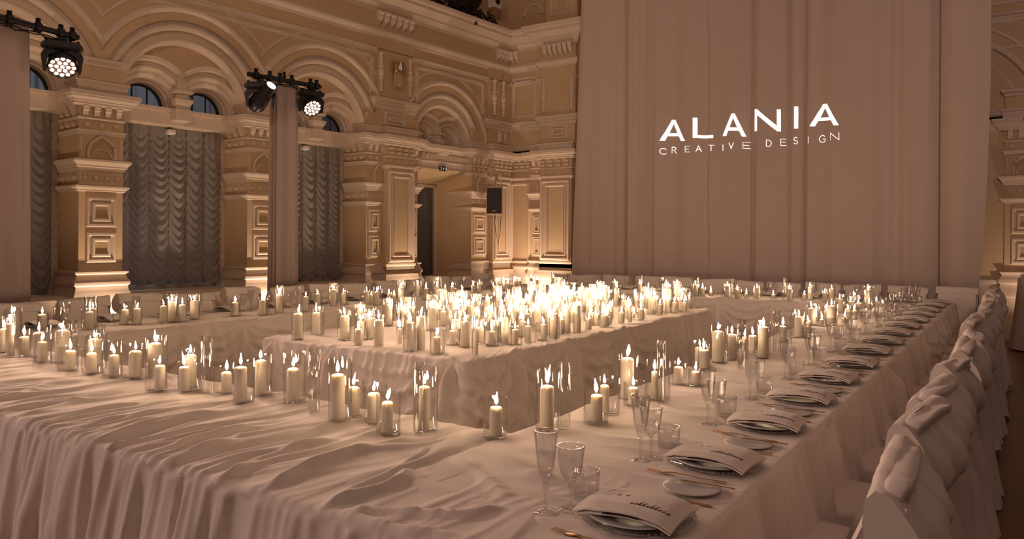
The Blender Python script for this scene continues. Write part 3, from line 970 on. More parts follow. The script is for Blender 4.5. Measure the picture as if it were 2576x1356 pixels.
for ch, x0, x1, yb, yt in BIG:
    q = np.stack([(gx - x0) / (x1 - x0), (yb - gy) / (yb - yt)], -1)
    mm = np.zeros(gx.shape, bool)
    for pl in HEAVY[ch]: mm ^= poly_in(q, pl)
    mask |= mm
for ch, x0, x1, yb, yt in SML:
    for pl in THIN[ch]:
        pp = [(x0 + a * (x1 - x0), yb - c * (yb - yt)) for a, c in pl]
        for a, c in zip(pp[:-1], pp[1:]):
            mask |= seg(pz, a, c) < 3.0
def on_curtain(zx, zy):
    px, py = Z7(zx, zy)
    u, z = on_plane_v(px, py, CVN - .02)
    return Vector((u, CVN - .02, z))
ctr = on_curtain(1520, 1100)
axis = (ctr - LAMP).normalized()
gr = axis.cross(Vector((0, 0, 1))).normalized(); gu = gr.cross(axis)
GD = .30
def to_gobo(p):
    d = p - LAMP
    k = GD / d.dot(axis)
    return Vector((d.dot(gr) * k, d.dot(gu) * k))
ys, xs = gx.shape
vs, fs, cache = [], [], {}
def gv(ix, iy):
    if (ix, iy) not in cache:
        q = to_gobo(on_curtain(689 + 2.0 * ix, 849 + 2.0 * iy))
        cache[(ix, iy)] = len(vs); vs.append((q.x, q.y, 0))
    return cache[(ix, iy)]
for iy in range(ys):
    row = mask[iy]; st = 0
    for ix in range(xs + 1):
        if ix == xs or row[ix]:
            if ix > st: fs.append((gv(st, iy), gv(ix, iy), gv(ix, iy + 1), gv(st, iy + 1)))
            st = ix + 1
c0, c1, c2, c3 = gv(0, 0), gv(xs, 0), gv(xs, ys), gv(0, ys)
Rg = .13
o_ = len(vs)
vs += [(-Rg, Rg, 0), (Rg, Rg, 0), (Rg, -Rg, 0), (-Rg, -Rg, 0)]
fs += [(c0, c1, o_ + 1, o_), (c1, c2, o_ + 2, o_ + 1), (c2, c3, o_ + 3, o_ + 2), (c3, c0, o_, o_ + 3)]
proj = thing('gobo_projector', 'black stencil projector on the rig that throws the white lettering', 'projector', tuple(LAMP), 0)
gm = Matrix((gr, gu, -axis)).transposed().to_4x4()
g = link('stencil_plate', mesh_from('stencil_plate', vs, fs, M['black']), proj)
g.matrix_local = Matrix.Translation(axis * GD) @ gm
b = MB(); b.lathe((0, 0, -.30), [(.15, 0), (.15, .5), (.13, .52), (.001, .53)], 20)
h_ = b.build('housing', M['black_satin'], proj, DEG); h_.matrix_local = gm
b = MB(); b.tube([(0, 0, .1), (0, 0, 5.3)], .012, 6); b.build('hanger', M['black'], proj)
half = max((to_gobo(on_curtain(x, y)).length for x in (690, 2350) for y in (850, 1350)))
lg = lamp('gobo_lamp', 'SPOT', tuple(LAMP), 14000, (.86, .90, 1.0), tuple(ctr), spot_size=2 * math.atan(half * 1.02 / GD), spot_blend=0.0, shadow_soft_size=0.0)

# ------------------------------------------------------------------ draped pillars, pipes, moving heads
UD = -8.5
UP = -8.22
def draped_pillar(vc, wu, wv, z1, seed, label):
    r = np.random.default_rng(seed)
    n, nz = 120, 30
    t = thing('draped_pillar', label, 'drape', (UD, vc, 0), 0, 'rose drapes on stands along the windows')
    ang = np.linspace(0, 2 * pi, n, endpoint=False)
    rings = []
    ph = r.uniform(0, 6, 4)
    for k in range(nz + 1):
        z = z1 * (1 - k / nz)
        f = 1 + .10 * (k / nz)
        ring = []
        for a in ang:
            ca, sa = cos(a), sin(a)
            p = 7.0
            R = 1 / (abs(ca) ** p + abs(sa) ** p) ** (1 / p)
            w = .010 * sin(11 * a + ph[0] + z * .2) + .008 * sin(19 * a + ph[1]) + .006 * sin(5 * a + ph[2] - z * .4)
            ring.append((ca * R * wu / 2 * f + w * ca * 1.5, sa * R * wv / 2 * f + w * sa * 1.5, z))
        rings.append(ring)
    b = MB(); b.loft(rings, caps=False)
    b.add([(x, y, z) for x, y, z in rings[0]], [tuple(range(n))])
    b.build('drape', M['pillar_cloth'], t, 3.2)
    b = MB(); b.tube([(0, 0, .01), (0, 0, z1 + .15)], .02, 8); b.box(-.2, .2, -.2, .2, 0, .012); b.build('stand', M['black'], t, DEG)
    return t
vb, zb = on_plane_u(715, 208, UD)
draped_pillar(vb, .20, .36, zb, 1, 'narrow dusty rose draped pillar between the spot light and the angled wash light')
va, za = on_plane_u(84, 66, UD)
draped_pillar(va - .62, .40, 1.0, za, 2, 'broad dusty rose draped pillar at the edge of the hall by the bright wash light')

def pipe(x0, y0, x1, y1, label):
    (v0, z0), (v1, z1) = on_plane_u(x0, y0, UP), on_plane_u(x1, y1, UP)
    t = thing('lighting_pipe', label, 'pipe', (UP, v0, z0))
    b = MB(); b.tube([(0, 0, 0), (0, v1 - v0, z1 - z0)], .03, 12); b.build('tube', M['black'], t, DEG)
    return t, v0, z0, v1, z1
p1 = pipe(-40, 33, 197, 95, 'black pipe on the broad drape carrying one bright wash light')
p2 = pipe(624, 186, 806, 219, 'black pipe on the narrow drape carrying two moving lights')
def clamp(t, v, z, along=(0, 1)):
    b = MB()
    b.lathe((0, v, z), [(.045, -.03), (.052, -.02), (.052, .02), (.045, .03)], 12, 'y', caps=True)
    b.box(-.012, .012, v - .02, v + .02, z + .04, z + .09); b.box(-.03, .03, v - .012, v + .012, z + .065, z + .085)
    b.build('clamp', M['black'], t, DEG)
for t, v0, z0, v1, z1 in (p1, p2):
    for k in ((.25, .55, .8, .93) if t is p1[0] else (.10, .28, .42, .58, .85, .94)):
        clamp(t, (v1 - v0) * k, (z1 - z0) * k)
    for q in range(3):
        b = MB()
        pts = []
        for i in range(9):
            k = .12 + .8 * i / 8
            pts.append((.03 * sin(i * 1.7 + q), (v1 - v0) * k, (z1 - z0) * k - .035 - .05 * abs(sin(i * .9 + q * 1.3))))
        b.tube(pts, .006, 6); b.build('cable', M['cable'], t, 3.2)

def moving_head(px, py_pipe, label, target, kind='wash', s=1.0, face=(0, 0), tilt=48):
    v, z = on_plane_u(px, py_pipe, UP)
    fx, fy = face[0] - UP, face[1] - v
    t = thing('moving_head_light', label, 'stage light', (UP, v, z), atan2(fy, fx) + pi / 2)
    # local frame: -y looks at the tables, x across
    b = MB(); b.rect_loft(-.05 * s, .05 * s, -.03 * s, .03 * s, [(0, -.10 * s), (0, -.04 * s)]); b.build('hook_clamp', M['black'], t)
    b = MB()
    b.loft([[(x * s, y * s, zz * s) for x, y in ((-w, -dd), (w, -dd), (w + .03, 0), (w, dd), (-w, dd), (-w - .03, 0))] for w, dd, zz in ((.15, .08, -.105), (.185, .105, -.12), (.20, .12, -.15), (.20, .12, -.185), (.15, .10, -.205))])
    for x in (-.17, .17): b.box((x - .018) * s, (x + .018) * s, -.02 * s, .02 * s, -.125 * s, -.075 * s)
    base = b.build('base', M['black_satin'], t)
    b = MB(); b.box(.0, .07 * s, -.121 * s, -.119 * s, -.178 * s, -.155 * s); b.build('display', M['grille'], base)
    b = MB()
    arm = [(-.20, -.47), (-.225, -.28), (-.19, -.215), (.19, -.215), (.225, -.28), (.20, -.47), (.165, -.47), (.165, -.32), (.12, -.265), (-.12, -.265), (-.165, -.32), (-.165, -.47)]
    b.loft([[(x * s, y * s, zz * s) for x, zz in arm] for y in (-.06, .06)])
    b.build('yoke', M['black_satin'], t)
    if target is None: target = tuple(t.location + Vector((fx, fy, 0)).normalized() * cos(radians(tilt)) - Vector((0, 0, sin(radians(tilt)) + .36 * s)))
    d = Vector(target) - (t.location + Vector((0, 0, -.36 * s)))
    q = d.to_track_quat('Z', 'Y').to_matrix().to_4x4()
    loc = Matrix.Rotation(-t.rotation_euler.z, 4, 'Z')
    b = MB()
    if kind == 'wash':
        b.lathe((0, 0, 0), [(.001, -.16 * s), (.10 * s, -.15 * s), (.135 * s, -.10 * s), (.155 * s, .0), (.166 * s, .08 * s), (.161 * s, .095 * s), (.149 * s, .095 * s), (.147 * s, .075 * s)], 26)
    else:
        b.lathe((0, 0, 0), [(.001, -.20 * s), (.10 * s, -.19 * s), (.135 * s, -.12 * s), (.13 * s, .0), (.10 * s, .14 * s), (.088 * s, .30 * s), (.086 * s, .34 * s), (.075 * s, .34 * s), (.073 * s, .32 * s)], 24)
    hd = b.build('lamp_head', M['black_satin'], t, DEG)
    hd.matrix_local = Matrix.Translation((0, 0, -.36 * s)) @ loc @ q
    if kind == 'wash':
        b = MB(); b.lathe((0, 0, .076 * s), [(.147 * s, 0), (.001, 0)], 26); b.build('lens_plate', M['led_face'], hd)
        cell = None
        R = .062 * s
        pos = [(0, 0)] + [(R * cos(i * pi / 3), R * sin(i * pi / 3)) for i in range(6)] + [(2 * R * .98 * cos(i * pi / 6), 2 * R * .98 * sin(i * pi / 6)) for i in range(12)]
        for (x, y) in pos:
            if cell is None:
                b = MB(); b.lathe((0, 0, 0), [(.0235 * s, 0), (.021 * s, .008 * s), (.012 * s, .012 * s), (.001, .013 * s)], 12)
                cell = b.build('led_lens', M['led'], hd, 3.2)
                c = cell
            else:
                c = cell.copy(); COL.objects.link(c); c.parent = hd
            c.location = (x, y, .077 * s)
    else:
        b = MB(); b.lathe((0, 0, .325 * s), [(.074 * s, 0), (.05 * s, .006 * s), (.001, .008 * s)], 24); b.build('lens', M['beam'], hd, 3.2)
    return t, hd, d.normalized()
heads = [moving_head(157, 85, 'black wash light with a bright round face of lit lenses on the broad drape pipe', None, 'wash', .84, (1.0, 0)),
         moving_head(655, 191, 'black spot light with a white beam lens tilted upward beside the narrow drape', (-3.2, 6.0, 6.6), 'spot', .86, (0, 0)),
         moving_head(782, 214, 'black wash light with tilted lit face hung under the end of the pipe', None, 'wash', .80, (0, 5.0), 40)]
for (t, hd, d), pw, tgt in zip(heads, (600, 0, 360), ((-2.0, 1.9, .75), None, (-1.5, 5.5, .75))):
    if pw:
        p = t.location + Vector((0, 0, -.34)) + d * .16
        lamp('wash_lamp', 'SPOT', tuple(p), pw, (1.0, .66, .50), tgt, spot_size=radians(58), spot_blend=.9, shadow_soft_size=.13)

# ------------------------------------------------------------------ on the walls: loudspeaker, sign, sconce, rig on the ledge
us, vsx, _ = WL(.78, .62, 0)
def along(px, py, s_plane_d):
    """find s on the arcade wall for a photo column at protrusion d"""
    lo, hi = -.5, 14.0
    for _ in range(50):
        mid = (lo + hi) / 2
        p = WL(mid, s_plane_d, 0)
        X = CU * p[0] + CV * p[1]; Y = -CV * p[0] + CU * p[1]
        if 1288 + FPX * X / Y > px: lo = mid
        else: hi = mid
    p = WL(mid, s_plane_d, 0)
    Y = -CV * p[0] + CU * p[1]
    return mid, HC + (HY + ROLL * (px - 1288) - py) / FPX * Y, Y
s, zt, Y = along(1243, 472, .45)
_, zb_, _ = along(1243, 540, .45)
p = WL(s, .45, 0)
sp = thing('wall_loudspeaker', 'beige loudspeaker with dark grille bracketed on the corner pier', 'loudspeaker', (p[0], p[1], zb_), radians(30))
hgt = zt - zb_; wd = 42 * Y / FPX
b = MB(); b.loft([[(-wd / 2 * k, 0 + y0, z) for k, y0, z in ((1, 0, 0),)] + [(wd / 2, 0, 0), (wd / 2 * .75, .32, 0), (-wd / 2 * .75, .32, 0)], [(-wd / 2, 0, hgt), (wd / 2, 0, hgt), (wd / 2 * .75, .32, hgt), (-wd / 2 * .75, .32, hgt)]])
cab = b.build('cabinet', M['beige_box'], sp)
b = MB(); b.rect_loft(-wd / 2 + .02, wd / 2 - .02, -.02, -.004, [(0, .03), (0, hgt - .01)]); gr_ = b.build('grille', M['grille'], sp)
b = MB(); b.box(-.04, .04, -.024, -.02, .07, .085); b.build('badge', M['beige_box'], gr_)
b = MB(); b.box(-wd * .48, wd * .48, .1, .13, hgt, hgt + .03); b.box(-wd * .48, -wd * .45, .1, .13, hgt - .1, hgt + .14); b.box(wd * .45, wd * .48, .1, .13, hgt - .1, hgt + .14); b.box(-wd * .48, wd * .48, .1, .13, hgt + .12, hgt + .15)
b.tube([(0, .1, hgt + .08), (.02, .3, hgt + .2), (.0, .62, hgt + .22)], .03, 8); b.box(-.08, .08, .58, .62, hgt + .1, hgt + .34)
b.build('bracket', M['beige_box'], sp, DEG)
b = MB(); b.tube([(.0, .28, .02), (-.02, .25, -.15), (.02, .24, -.4), (.06, .25, -.62), (.10, .27, -.35), (.12, .3, .0)], .007, 6); b.build('cable', M['cable'], sp, 3.2)

s, zc_, Y = along(1112, 425, -.12)
p = WL(s, -.115, 0)
ex = thing('exit_sign', 'small black exit pictogram sign above the doorway', 'sign', (p[0], p[1], zc_), radians(-86) + pi / 2 + pi / 2)
ex.rotation_euler = (0, 0, radians(86))
b = MB(); b.box(-.105, .105, -.03, .0, -.045, .045); b.build('panel', M['black_satin'], ex)
def flat(name, polys, m, par, y=-.032):
    b = MB()
    for pl in polys: b.add([(x, y, z) for x, z in pl], [tuple(range(len(pl)))])
    return b.build(name, m, par)
flat('pictogram', [[(-.09, -.03), (-.06, -.03), (-.06, -.01), (-.075, .0), (-.06, .01), (-.06, .03), (-.09, .03), (-.09, .018), (-.075, .01), (-.085, .0), (-.075, -.01), (-.09, -.018)],
                   [(-.025, 0), (.0, .028), (.025, 0), (.008, 0), (.008, -.028), (-.008, -.028), (-.008, 0)],
                   [(.06, -.032), (.09, -.032), (.09, .032), (.06, .032)]], M['sign_white'], ex)

s, zc_, Y = along(1000, 172, .12)
p = WL(s, .12, 0)
sc = thing('wall_sconce', 'brass crown wall sconce with a fluted glass shade high on the pilaster', 'wall lamp', (p[0], p[1], zc_), radians(86))
b = MB()
for i in range(9):
    a = pi * i / 8
    x = -.13 * cos(a); y = -.10 * sin(a)
    b.tube([(x, y, -.09), (x * 1.05, y * 1.05, -.02), (x * 1.1, y * 1.1, .05), (x * 1.0, y, .10 + .03 * (i % 2))], .013, 6, .006)
b.loft([[(-.145 * cos(pi * i / 12), -.11 * sin(pi * i / 12), z) for i in range(13)] for z in (-.10, -.06)], close=False)
b.box(-.13, .13, .0, .02, -.1, .1)
b.build('crown', M['brass'], sc, DEG)
b = MB()
ring = lambda k, z: [(-.105 * k * cos(pi * i / 24) * (1 + .05 * (-1) ** i), -.085 * k * sin(pi * i / 24) * (1 + .05 * (-1) ** i), z) for i in range(25)]
b.loft([ring(1, -.09), ring(1, -.2), ring(.96, -.30), ring(.9, -.36)], close=False)
b.build('shade', M['sconce_glass'], sc)
b = MB(); b.lathe((0, -.05, -.05), [(.02, 0), (.03, .05), (.02, .1), (.005, .16)], 10); b.build('bulb', M['sign_white'], sc, 3.2)

# dark rig and cables lying on the cornice ledge
s0_, zl, Y = along(1190, 20, .15)
def ledge(name, label, cat, px, py, d, build, group=None):
    s, z, Y = along(px, py, d)
    p = WL(s, d, 0)
    t = thing(name, label, cat, (p[0], p[1], max(z, 6.14)), radians(86), group)
    build(t)
    return t
def flood(t):
    b = MB(); b.box(-.42, -.26, -.2, .2, -.02, .9); b.box(-.24, -.2, -.2, .2, .0, .9); b.build('lamp_bracket', M['black'], t)
    b = MB(); b.lathe((.05, .2, .35), [(.001, -.3), (.26, -.28), (.34, -.1), (.34, .0), (.30, .02), (.001, .02)], 22, 'y'); b.build('reflector', M['black'], t, DEG)
    b = MB(); b.tube([(-.1, -.25, .05), (-.1, -.27, -.25)], .006, 6); b.lathe((-.1, -.27, -.33), [(.03, 0), (.006, .09)], 8); b.build('pull_cord', M['cable'], t)
ledge('flood_light', 'big black flood light on the cornice ledge near the corner', 'stage light', 1178, 30, .0, flood)
def whitebox(t):
    b = MB(); b.rect_loft(-.13, .13, -.1, .06, [(0, -.02), (0, .3)]); b.build('box', M['white'], t)
    b = MB(); b.lathe((0, -.05, .14), [(.085, 0), (.085, -.055), (.07, -.058), (.001, -.058)], 16, 'y'); b.build('opening', M['black'], t)
ledge('white_speaker_box', 'small white box with a round black opening on the cornice ledge', 'box', 1240, 20, -.05, whitebox)
b = MB()
r = random.Random(3)
for i in range(46):
    s = r.uniform(.15, 3.6); d = r.uniform(.0, .24); pts = []
    ang = r.uniform(-.5, .5)
    for k in range(7):
        s += cos(ang) * r.uniform(.08, .25); d += sin(ang) * .08; ang += r.uniform(-.9, .9)
        d = max(-.2, min(.27, d))
        pts.append(WL(max(.1, s), d, 6.14 + r.uniform(0, .2) * (1 if k % 3 else .2)))
    b.tube(pts, r.choice((.008, .012, .016)), 6)
tag(b.build('cable_tangle', M['cable'], None, 3.2), 'tangle of dark cables along the cornice ledge', 'cables', None, 'stuff')
b = MB()
for i in range(60):
    s = r.uniform(.4, 6.5); d = r.uniform(-.75, -.2); w = r.uniform(.1, .3)
    b.rect_loft(s, s + w, d, d + r.uniform(.1, .3), [(0, 6.13), (r.uniform(-.04, .02), 6.13 + r.uniform(.15, .55)), (-.05, 6.2 + r.uniform(.3, .6))])
tag(b.build('ledge_clutter', M['dusty']), 'dusty bundles and dark clutter lying on the cornice ledge', 'clutter', None, 'stuff')
# ------------------------------------------------------------------ tablecloths over the five tables
TZ = .755
US, UL0, UL1 = -.67, -7.0, -6.0          # aisle edge, window table edges
UR = -1.65                                # inner edge of the aisle table
VF0, VF1, VB0, VB1 = 1.44, 2.44, 9.80, 10.82
CX0, CX1, CY0, CY1 = -4.76, -2.84, 3.70, 8.12

def vnoise(x, y, seed):
    r = np.random.default_rng(seed)
    g = r.uniform(-1, 1, (128, 128))
    xi, yi = np.floor(x).astype(int), np.floor(y).astype(int)
    fx, fy = x - xi, y - yi
    fx, fy = fx * fx * (3 - 2 * fx), fy * fy * (3 - 2 * fy)
    a, b_ = g[xi % 128, yi % 128], g[(xi + 1) % 128, yi % 128]
    c, d = g[xi % 128, (yi + 1) % 128], g[(xi + 1) % 128, (yi + 1) % 128]
    return (a * (1 - fx) + b_ * fx) * (1 - fy) + (c * (1 - fx) + d * fx) * fy

def fbm(x, y, seed, o=3):
    s, a = 0, 1
    for i in range(o):
        s = s + a * vnoise(x * 2 ** i, y * 2 ** i, seed + i); a *= .5
    return s

def rounded_profile(pts, r=.022, step=.014):
    P = [np.array(p, float) for p in pts]
    out = [P[0]]
    for i in range(1, len(P) - 1):
        a, b_, c = P[i - 1], P[i], P[i + 1]
        d0, d1 = (a - b_) / np.linalg.norm(a - b_), (c - b_) / np.linalg.norm(c - b_)
        p0, p1 = b_ + d0 * r, b_ + d1 * r
        for k in range(6):
            t = k / 5
            out.append((1 - t) ** 2 * p0 + 2 * t * (1 - t) * b_ + t * t * p1)
    out.append(P[-1])
    res = [out[0]]
    for a, b_ in zip(out[:-1], out[1:]):
        n = max(1, int(np.linalg.norm(b_ - a) / step))
        for k in range(1, n + 1): res.append(a + (b_ - a) * k / n)
    Q = np.array(res)
    T = np.concatenate([[0], np.cumsum(np.linalg.norm(np.diff(Q, axis=0), axis=1))])
    tan = np.gradient(Q, axis=0)
    tan /= np.linalg.norm(tan, axis=1)[:, None] + 1e-9
    N = np.stack([-tan[:, 1], tan[:, 0]], 1)
    if N[np.argmax(Q[:, 1]), 1] < 0: N = -N
    return Q, T, N

def ridge(X, xc, w, sharp=1.0):
    d = (X - xc) / w          # one gentle flank, one steep flank, as laid cloth folds
    return np.exp(-np.where(d < 0, -d * .55, d * 1.35) ** 1.4)

def poly_ridges(U, V, polys):
    """raised folds along photo-measured lines on the table top: (pixel polyline, height, width)"""
    H = np.zeros_like(U)
    for px, h, w in polys:
        pts = [bp(x, y, TZ) for x, y in px]
        best = np.full(U.shape, 9.0); tt = np.zeros_like(U)
        L = len(pts) - 1
        for i, (a, c) in enumerate(zip(pts[:-1], pts[1:])):
            dx, dy = c[0] - a[0], c[1] - a[1]
            t = np.clip(((U - a[0]) * dx + (V - a[1]) * dy) / (dx * dx + dy * dy), 0, 1)
            dd = np.hypot(U - a[0] - t * dx, V - a[1] - t * dy)
            k = dd < best
            best = np.where(k, dd, best); tt = np.where(k, (i + t) / L, tt)
        H += h * .8 * np.exp(-(best / w) ** 1.7) * np.clip(np.sin(pi * np.clip(tt, .03, .97)) * 2.2, 0, 1)
    return H

CLOTHS = []
def cloth(name, axis, x0, x1, dx, prof, fold, label, group, post=None):
    Q, T, N = rounded_profile(prof)
    nx = int((x1 - x0) / dx)
    xs = np.linspace(x0, x1, nx)
    X, Tm = np.meshgrid(xs, T, indexing='ij')
    q = np.broadcast_to(Q[None, :, 0], X.shape).copy(); z = np.broadcast_to(Q[None, :, 1], X.shape).copy()
    nq = np.broadcast_to(N[None, :, 0], X.shape); nz_ = np.broadcast_to(N[None, :, 1], X.shape)
    dn, ds = fold(X, Tm, q, z)
    q = q + nq * dn; z = z + nz_ * dn; Xd = X + ds
    if post: Xd, q, z = post(Xd, q, z)
    P = np.stack([Xd, q, z], -1) if axis == 'u' else np.stack([q, Xd, z], -1)
    nt = len(T)
    i = np.arange(nx - 1)[:, None] * nt + np.arange(nt - 1)[None, :]
    F_ = np.stack([i, i + 1, i + nt + 1, i + nt], -1).reshape(-1, 4)
    me = bpy.data.meshes.new(name)
    V_ = P.reshape(-1, 3)
    me.vertices.add(len(V_)); me.vertices.foreach_set('co', V_.ravel())
    me.loops.add(F_.size); me.loops.foreach_set('vertex_index', F_.ravel().astype(np.int32))
    me.polygons.add(len(F_)); me.polygons.foreach_set('loop_start', np.arange(0, F_.size, 4, dtype=np.int32))
    me.polygons.foreach_set('use_smooth', np.ones(len(F_), bool))
    me.update(calc_edges=True)
    me.materials.append(M['linen'])
    o = link(name, me)
    tag(o, label, 'tablecloth', group)
    CLOTHS.append((V_.tolist(), F_.tolist()))
    return o

def strip_folds(edges, seed, x0, x1, n, top=(.004, .012), skirt=(.015, .04), dens=1.0, pins=(), tops=None, quiet=None):
    """edges: [(T at the edge, direction +1 if the skirt lies at larger T, else -1)]; folds cross the top and run down the skirts"""
    r = np.random.default_rng(seed)
    R = []
    for k in range(n):
        xc = x0 + (x1 - x0) * (k + r.uniform(-1.2, 2.2)) / n
        if k % 3 == 1 and R: xc = R[-1][0] + r.uniform(.02, .05)
        R.append((xc, r.uniform(.008, .022), r.uniform(*top), r.uniform(*skirt), r.uniform(-.22, .22), r.uniform(0, 6.3), r.uniform(-.12, .12), r.uniform(0, 1), r.uniform(.3, 1.1)))
    def fold(X, T, q, z):
        dn = np.zeros_like(X); ds = np.zeros_like(X)
        tl = min(e[0] for e in edges) if len(edges) > 1 else (edges[0][0] - 1.0)
        on_top = np.ones_like(X, bool)
        depth_ = np.zeros_like(X)
        for Te, sg in edges:
            sk = (T - Te) * sg
            on_top &= sk < 0
            depth_ = np.maximum(depth_, np.clip(sk, 0, None))
        Te0 = edges[0][0]
        warp = .05 * fbm(X * 1.3, T * 2.0, seed + 50, 2)
        Xw = X + np.where(on_top, warp, 0)
        grow = np.clip(depth_ / .30, 0, 1) ** .8
        for (xc, w, ht, hs, sl, ph, fan, start, ln) in R:
            lo, hi = xc - .3, xc + .3
            rel = np.where(on_top, (Te0 - T), 0)
            c = xc + sl * rel + .012 * np.sin(rel * 7 + ph) + fan * depth_ * .5 + .01 * np.sin(depth_ * 5 + ph)
            env = np.where(on_top, np.clip(1.15 - np.abs(np.abs(rel) - start * .25) / ln, 0, 1), 1)
            amp = np.where(on_top, ht * env, np.where(T > Te0 if edges[0][1] > 0 else T < Te0, ht + (hs - ht) * grow, hs * grow + .001))
            ww = np.where(on_top, w * (1 + .5 * np.abs(rel)), w * (1 + 1.1 * grow))
            dn += amp * ridge(Xw, c, ww)
        lim = np.where(on_top, .030, .030 + .065 * grow)     # cloth does not pile up without end
        dn = lim * np.tanh(dn / lim)
        dn += np.where(on_top, .0035, .005) * fbm(X * 9, T * 4, seed + 70, 3)
        dn += np.where(on_top, 0, .016 * grow * fbm(X * 13, T * .9, seed + 90, 2))
        for (xp, reach) in pins:
            ph_ = (X - xp) / (depth_ + .06)
            fan = np.exp(-(ph_ / 1.1) ** 2) * np.clip(depth_ / .12, 0, 1) * np.clip(reach - depth_, 0, 1)
            dn += fan * (.05 * np.exp(-(ph_ / .22) ** 2) + .022 * np.cos(ph_ * 11))
            dn += np.where(depth_ > 0, -.03 * np.exp(-((X - xp) / .05) ** 2 - (depth_ / .05) ** 2), .018 * np.exp(-((X - xp) / .06) ** 2 - ((T - Te0) / .08) ** 2))
        ps = sorted(p[0] for p in pins)
        for a, c in zip(ps[:-1], ps[1:]):
            hw = (c - a) / 2
            if hw > .8: continue
            xm = (a + c) / 2
            qq = np.clip(1 - ((X - xm) / hw) ** 2, 0, 1)
            for j, (cj, am) in enumerate(((.02, .02), (.10, .030), (.20, .035), (.32, .03))):
                lev = depth_ - cj * .6 - (.10 + .8 * cj) * qq * min(1, hw / .35)
                dn += np.where((np.abs(X - xm) < hw) & (depth_ > 0), am * np.exp(-(lev / .028) ** 2) * qq ** .7, 0)
        dn += np.where(depth_ > 0, .04 * np.clip(depth_ / .7, 0, 1), 0)
        if quiet is not None:
            dn = np.where(on_top, dn * quiet(X, q), dn)
        if tops is not None:
            dn += np.where(on_top, tops(X, q), 0)
        return dn, ds
    return fold

SK = TZ - .03
# front table: inner skirt, top, front skirt
prof = [(VF1 + .03, .10), (VF1, TZ), (VF0, TZ), (VF0 - .02, .02)]
Tb = SK - .07
FRONT_FOLDS = [
    ([(800, 1288), (870, 1255), (960, 1238), (1008, 1212), (1032, 1180)], .030, .022),
    ([(830, 1262), (920, 1222), (1000, 1186), (1060, 1150), (1080, 1128)], .020, .018),
    ([(840, 1290), (1000, 1292), (1150, 1300), (1290, 1282)], .022, .020),
    ([(870, 1296), (1000, 1332), (1180, 1356)], .016, .022),
    ([(660, 1240), (760, 1186), (930, 1134), (1060, 1108)], .026, .020),
    ([(720, 1200), (880, 1146), (1060, 1124), (1200, 1104)], .020, .020),
    ([(560, 1215), (640, 1165), (760, 1130), (860, 1112)], .022, .016),
    ([(440, 1165), (600, 1112), (760, 1084), (900, 1072)], .022, .018),
    ([(330, 1165), (480, 1112), (660, 1074)], .022, .016),
    ([(230, 1120), (400, 1070), (560, 1044)], .016, .016),
    ([(100, 1085), (280, 1046), (460, 1018)], .018, .020),
    ([(40, 1052), (200, 1010), (350, 985)], .018, .024),
    ([(0, 1010), (120, 975), (230, 960)], .016, .030),
    ([(1140, 1152), (1210, 1200), (1290, 1270)], .018, .026),
    ([(1060, 1112), (1150, 1092), (1240, 1088)], .016, .018)]
def front_top(X, q): return poly_ridges(X, q, FRONT_FOLDS)
ff = strip_folds([(Tb + 1.0, 1), (Tb, -1)], 6, -7.25, -.75, 150, (.006, .026), (.012, .06), tops=front_top, quiet=lambda X, q: 1 - .72 * np.clip((X + 2.15) / .35, 0, 1))
cloth('tablecloth', 'u', -7.25, -.72, .0072, prof, ff, 'white cloth of the front table, heavily gathered into folds falling over its edge', 'white tablecloths')

# aisle table: inner skirt, top, outer skirt; towards the front table its inner side lies flat on top
prof = [(UR - .03, .10), (UR, TZ + .002), (US, TZ + .002), (US + .015, .02)]
def lay_flat(X, q, z):
    k = np.clip((2.50 - X) / .12, 0, 1); k = k * k * (3 - 2 * k)
    inner = q < UR + .0
    drop = np.clip(TZ - z, 0, None)
    keep = np.clip(drop, 0, .10)
    qf = UR - keep * 1.2 * (1 + .6 * np.sin(X * 9)); zf = TZ + .008 - .0 * drop + .01 * np.exp(-((drop - .05) / .03) ** 2)
    qf = np.where(drop > .10, UR - .12 * (1 + .6 * np.sin(X * 9)), qf)
    zf = np.where(drop > .10, TZ - .004, zf)
    z = z - .03 * np.clip((1.75 - X) / .25, 0, 1) * (z > TZ - .03)
    zf = zf - .03 * np.clip((1.75 - X) / .25, 0, 1)
    return X, np.where(inner, q * (1 - k) + qf * k, q), np.where(inner, z * (1 - k) + zf * k, z)
AISLE_FOLDS = [
    ([(1330, 1130), (1450, 1165), (1600, 1205), (1800, 1240)], .016, .020),
    ([(1380, 1080), (1500, 1100), (1640, 1118), (1760, 1130)], .016, .022),
    ([(1400, 1060), (1520, 1072), (1660, 1080)], .012, .016),
    ([(1590, 1050), (1720, 1075), (1860, 1110)], .012, .018),
    ([(1640, 1010), (1760, 1030), (1900, 1060), (2020, 1075)], .012, .018),
    ([(1300, 1195), (1420, 1218), (1580, 1250)], .016, .024),
    ([(1240, 1145), (1330, 1190), (1400, 1215)], .02, .022),
    ([(1700, 985), (1800, 1000), (1900, 1010)], .012, .02),
    ([(1320, 1300), (1450, 1330), (1560, 1356)], .012, .03)]
def aisle_top(X, q): return poly_ridges(q, X, AISLE_FOLDS)
def aisle_quiet(X, q): return np.clip(1.0 - .75 * np.clip((q + 1.12) / .12, 0, 1), .25, 1)
ff = strip_folds([(Tb + (US - UR), 1), (Tb, -1)], 8, 1.46, 10.85, 130, (.003, .012), (.02, .05), tops=aisle_top, quiet=aisle_quiet,
                 pins=[(3.4, .7), (5.2, .7), (7.0, .7), (8.6, .7)])
cloth('tablecloth', 'v', 1.46, 10.85, .014, prof, ff, 'white cloth of the long aisle-side table set with plates, hanging in fine pleats', 'white tablecloths', lay_flat)

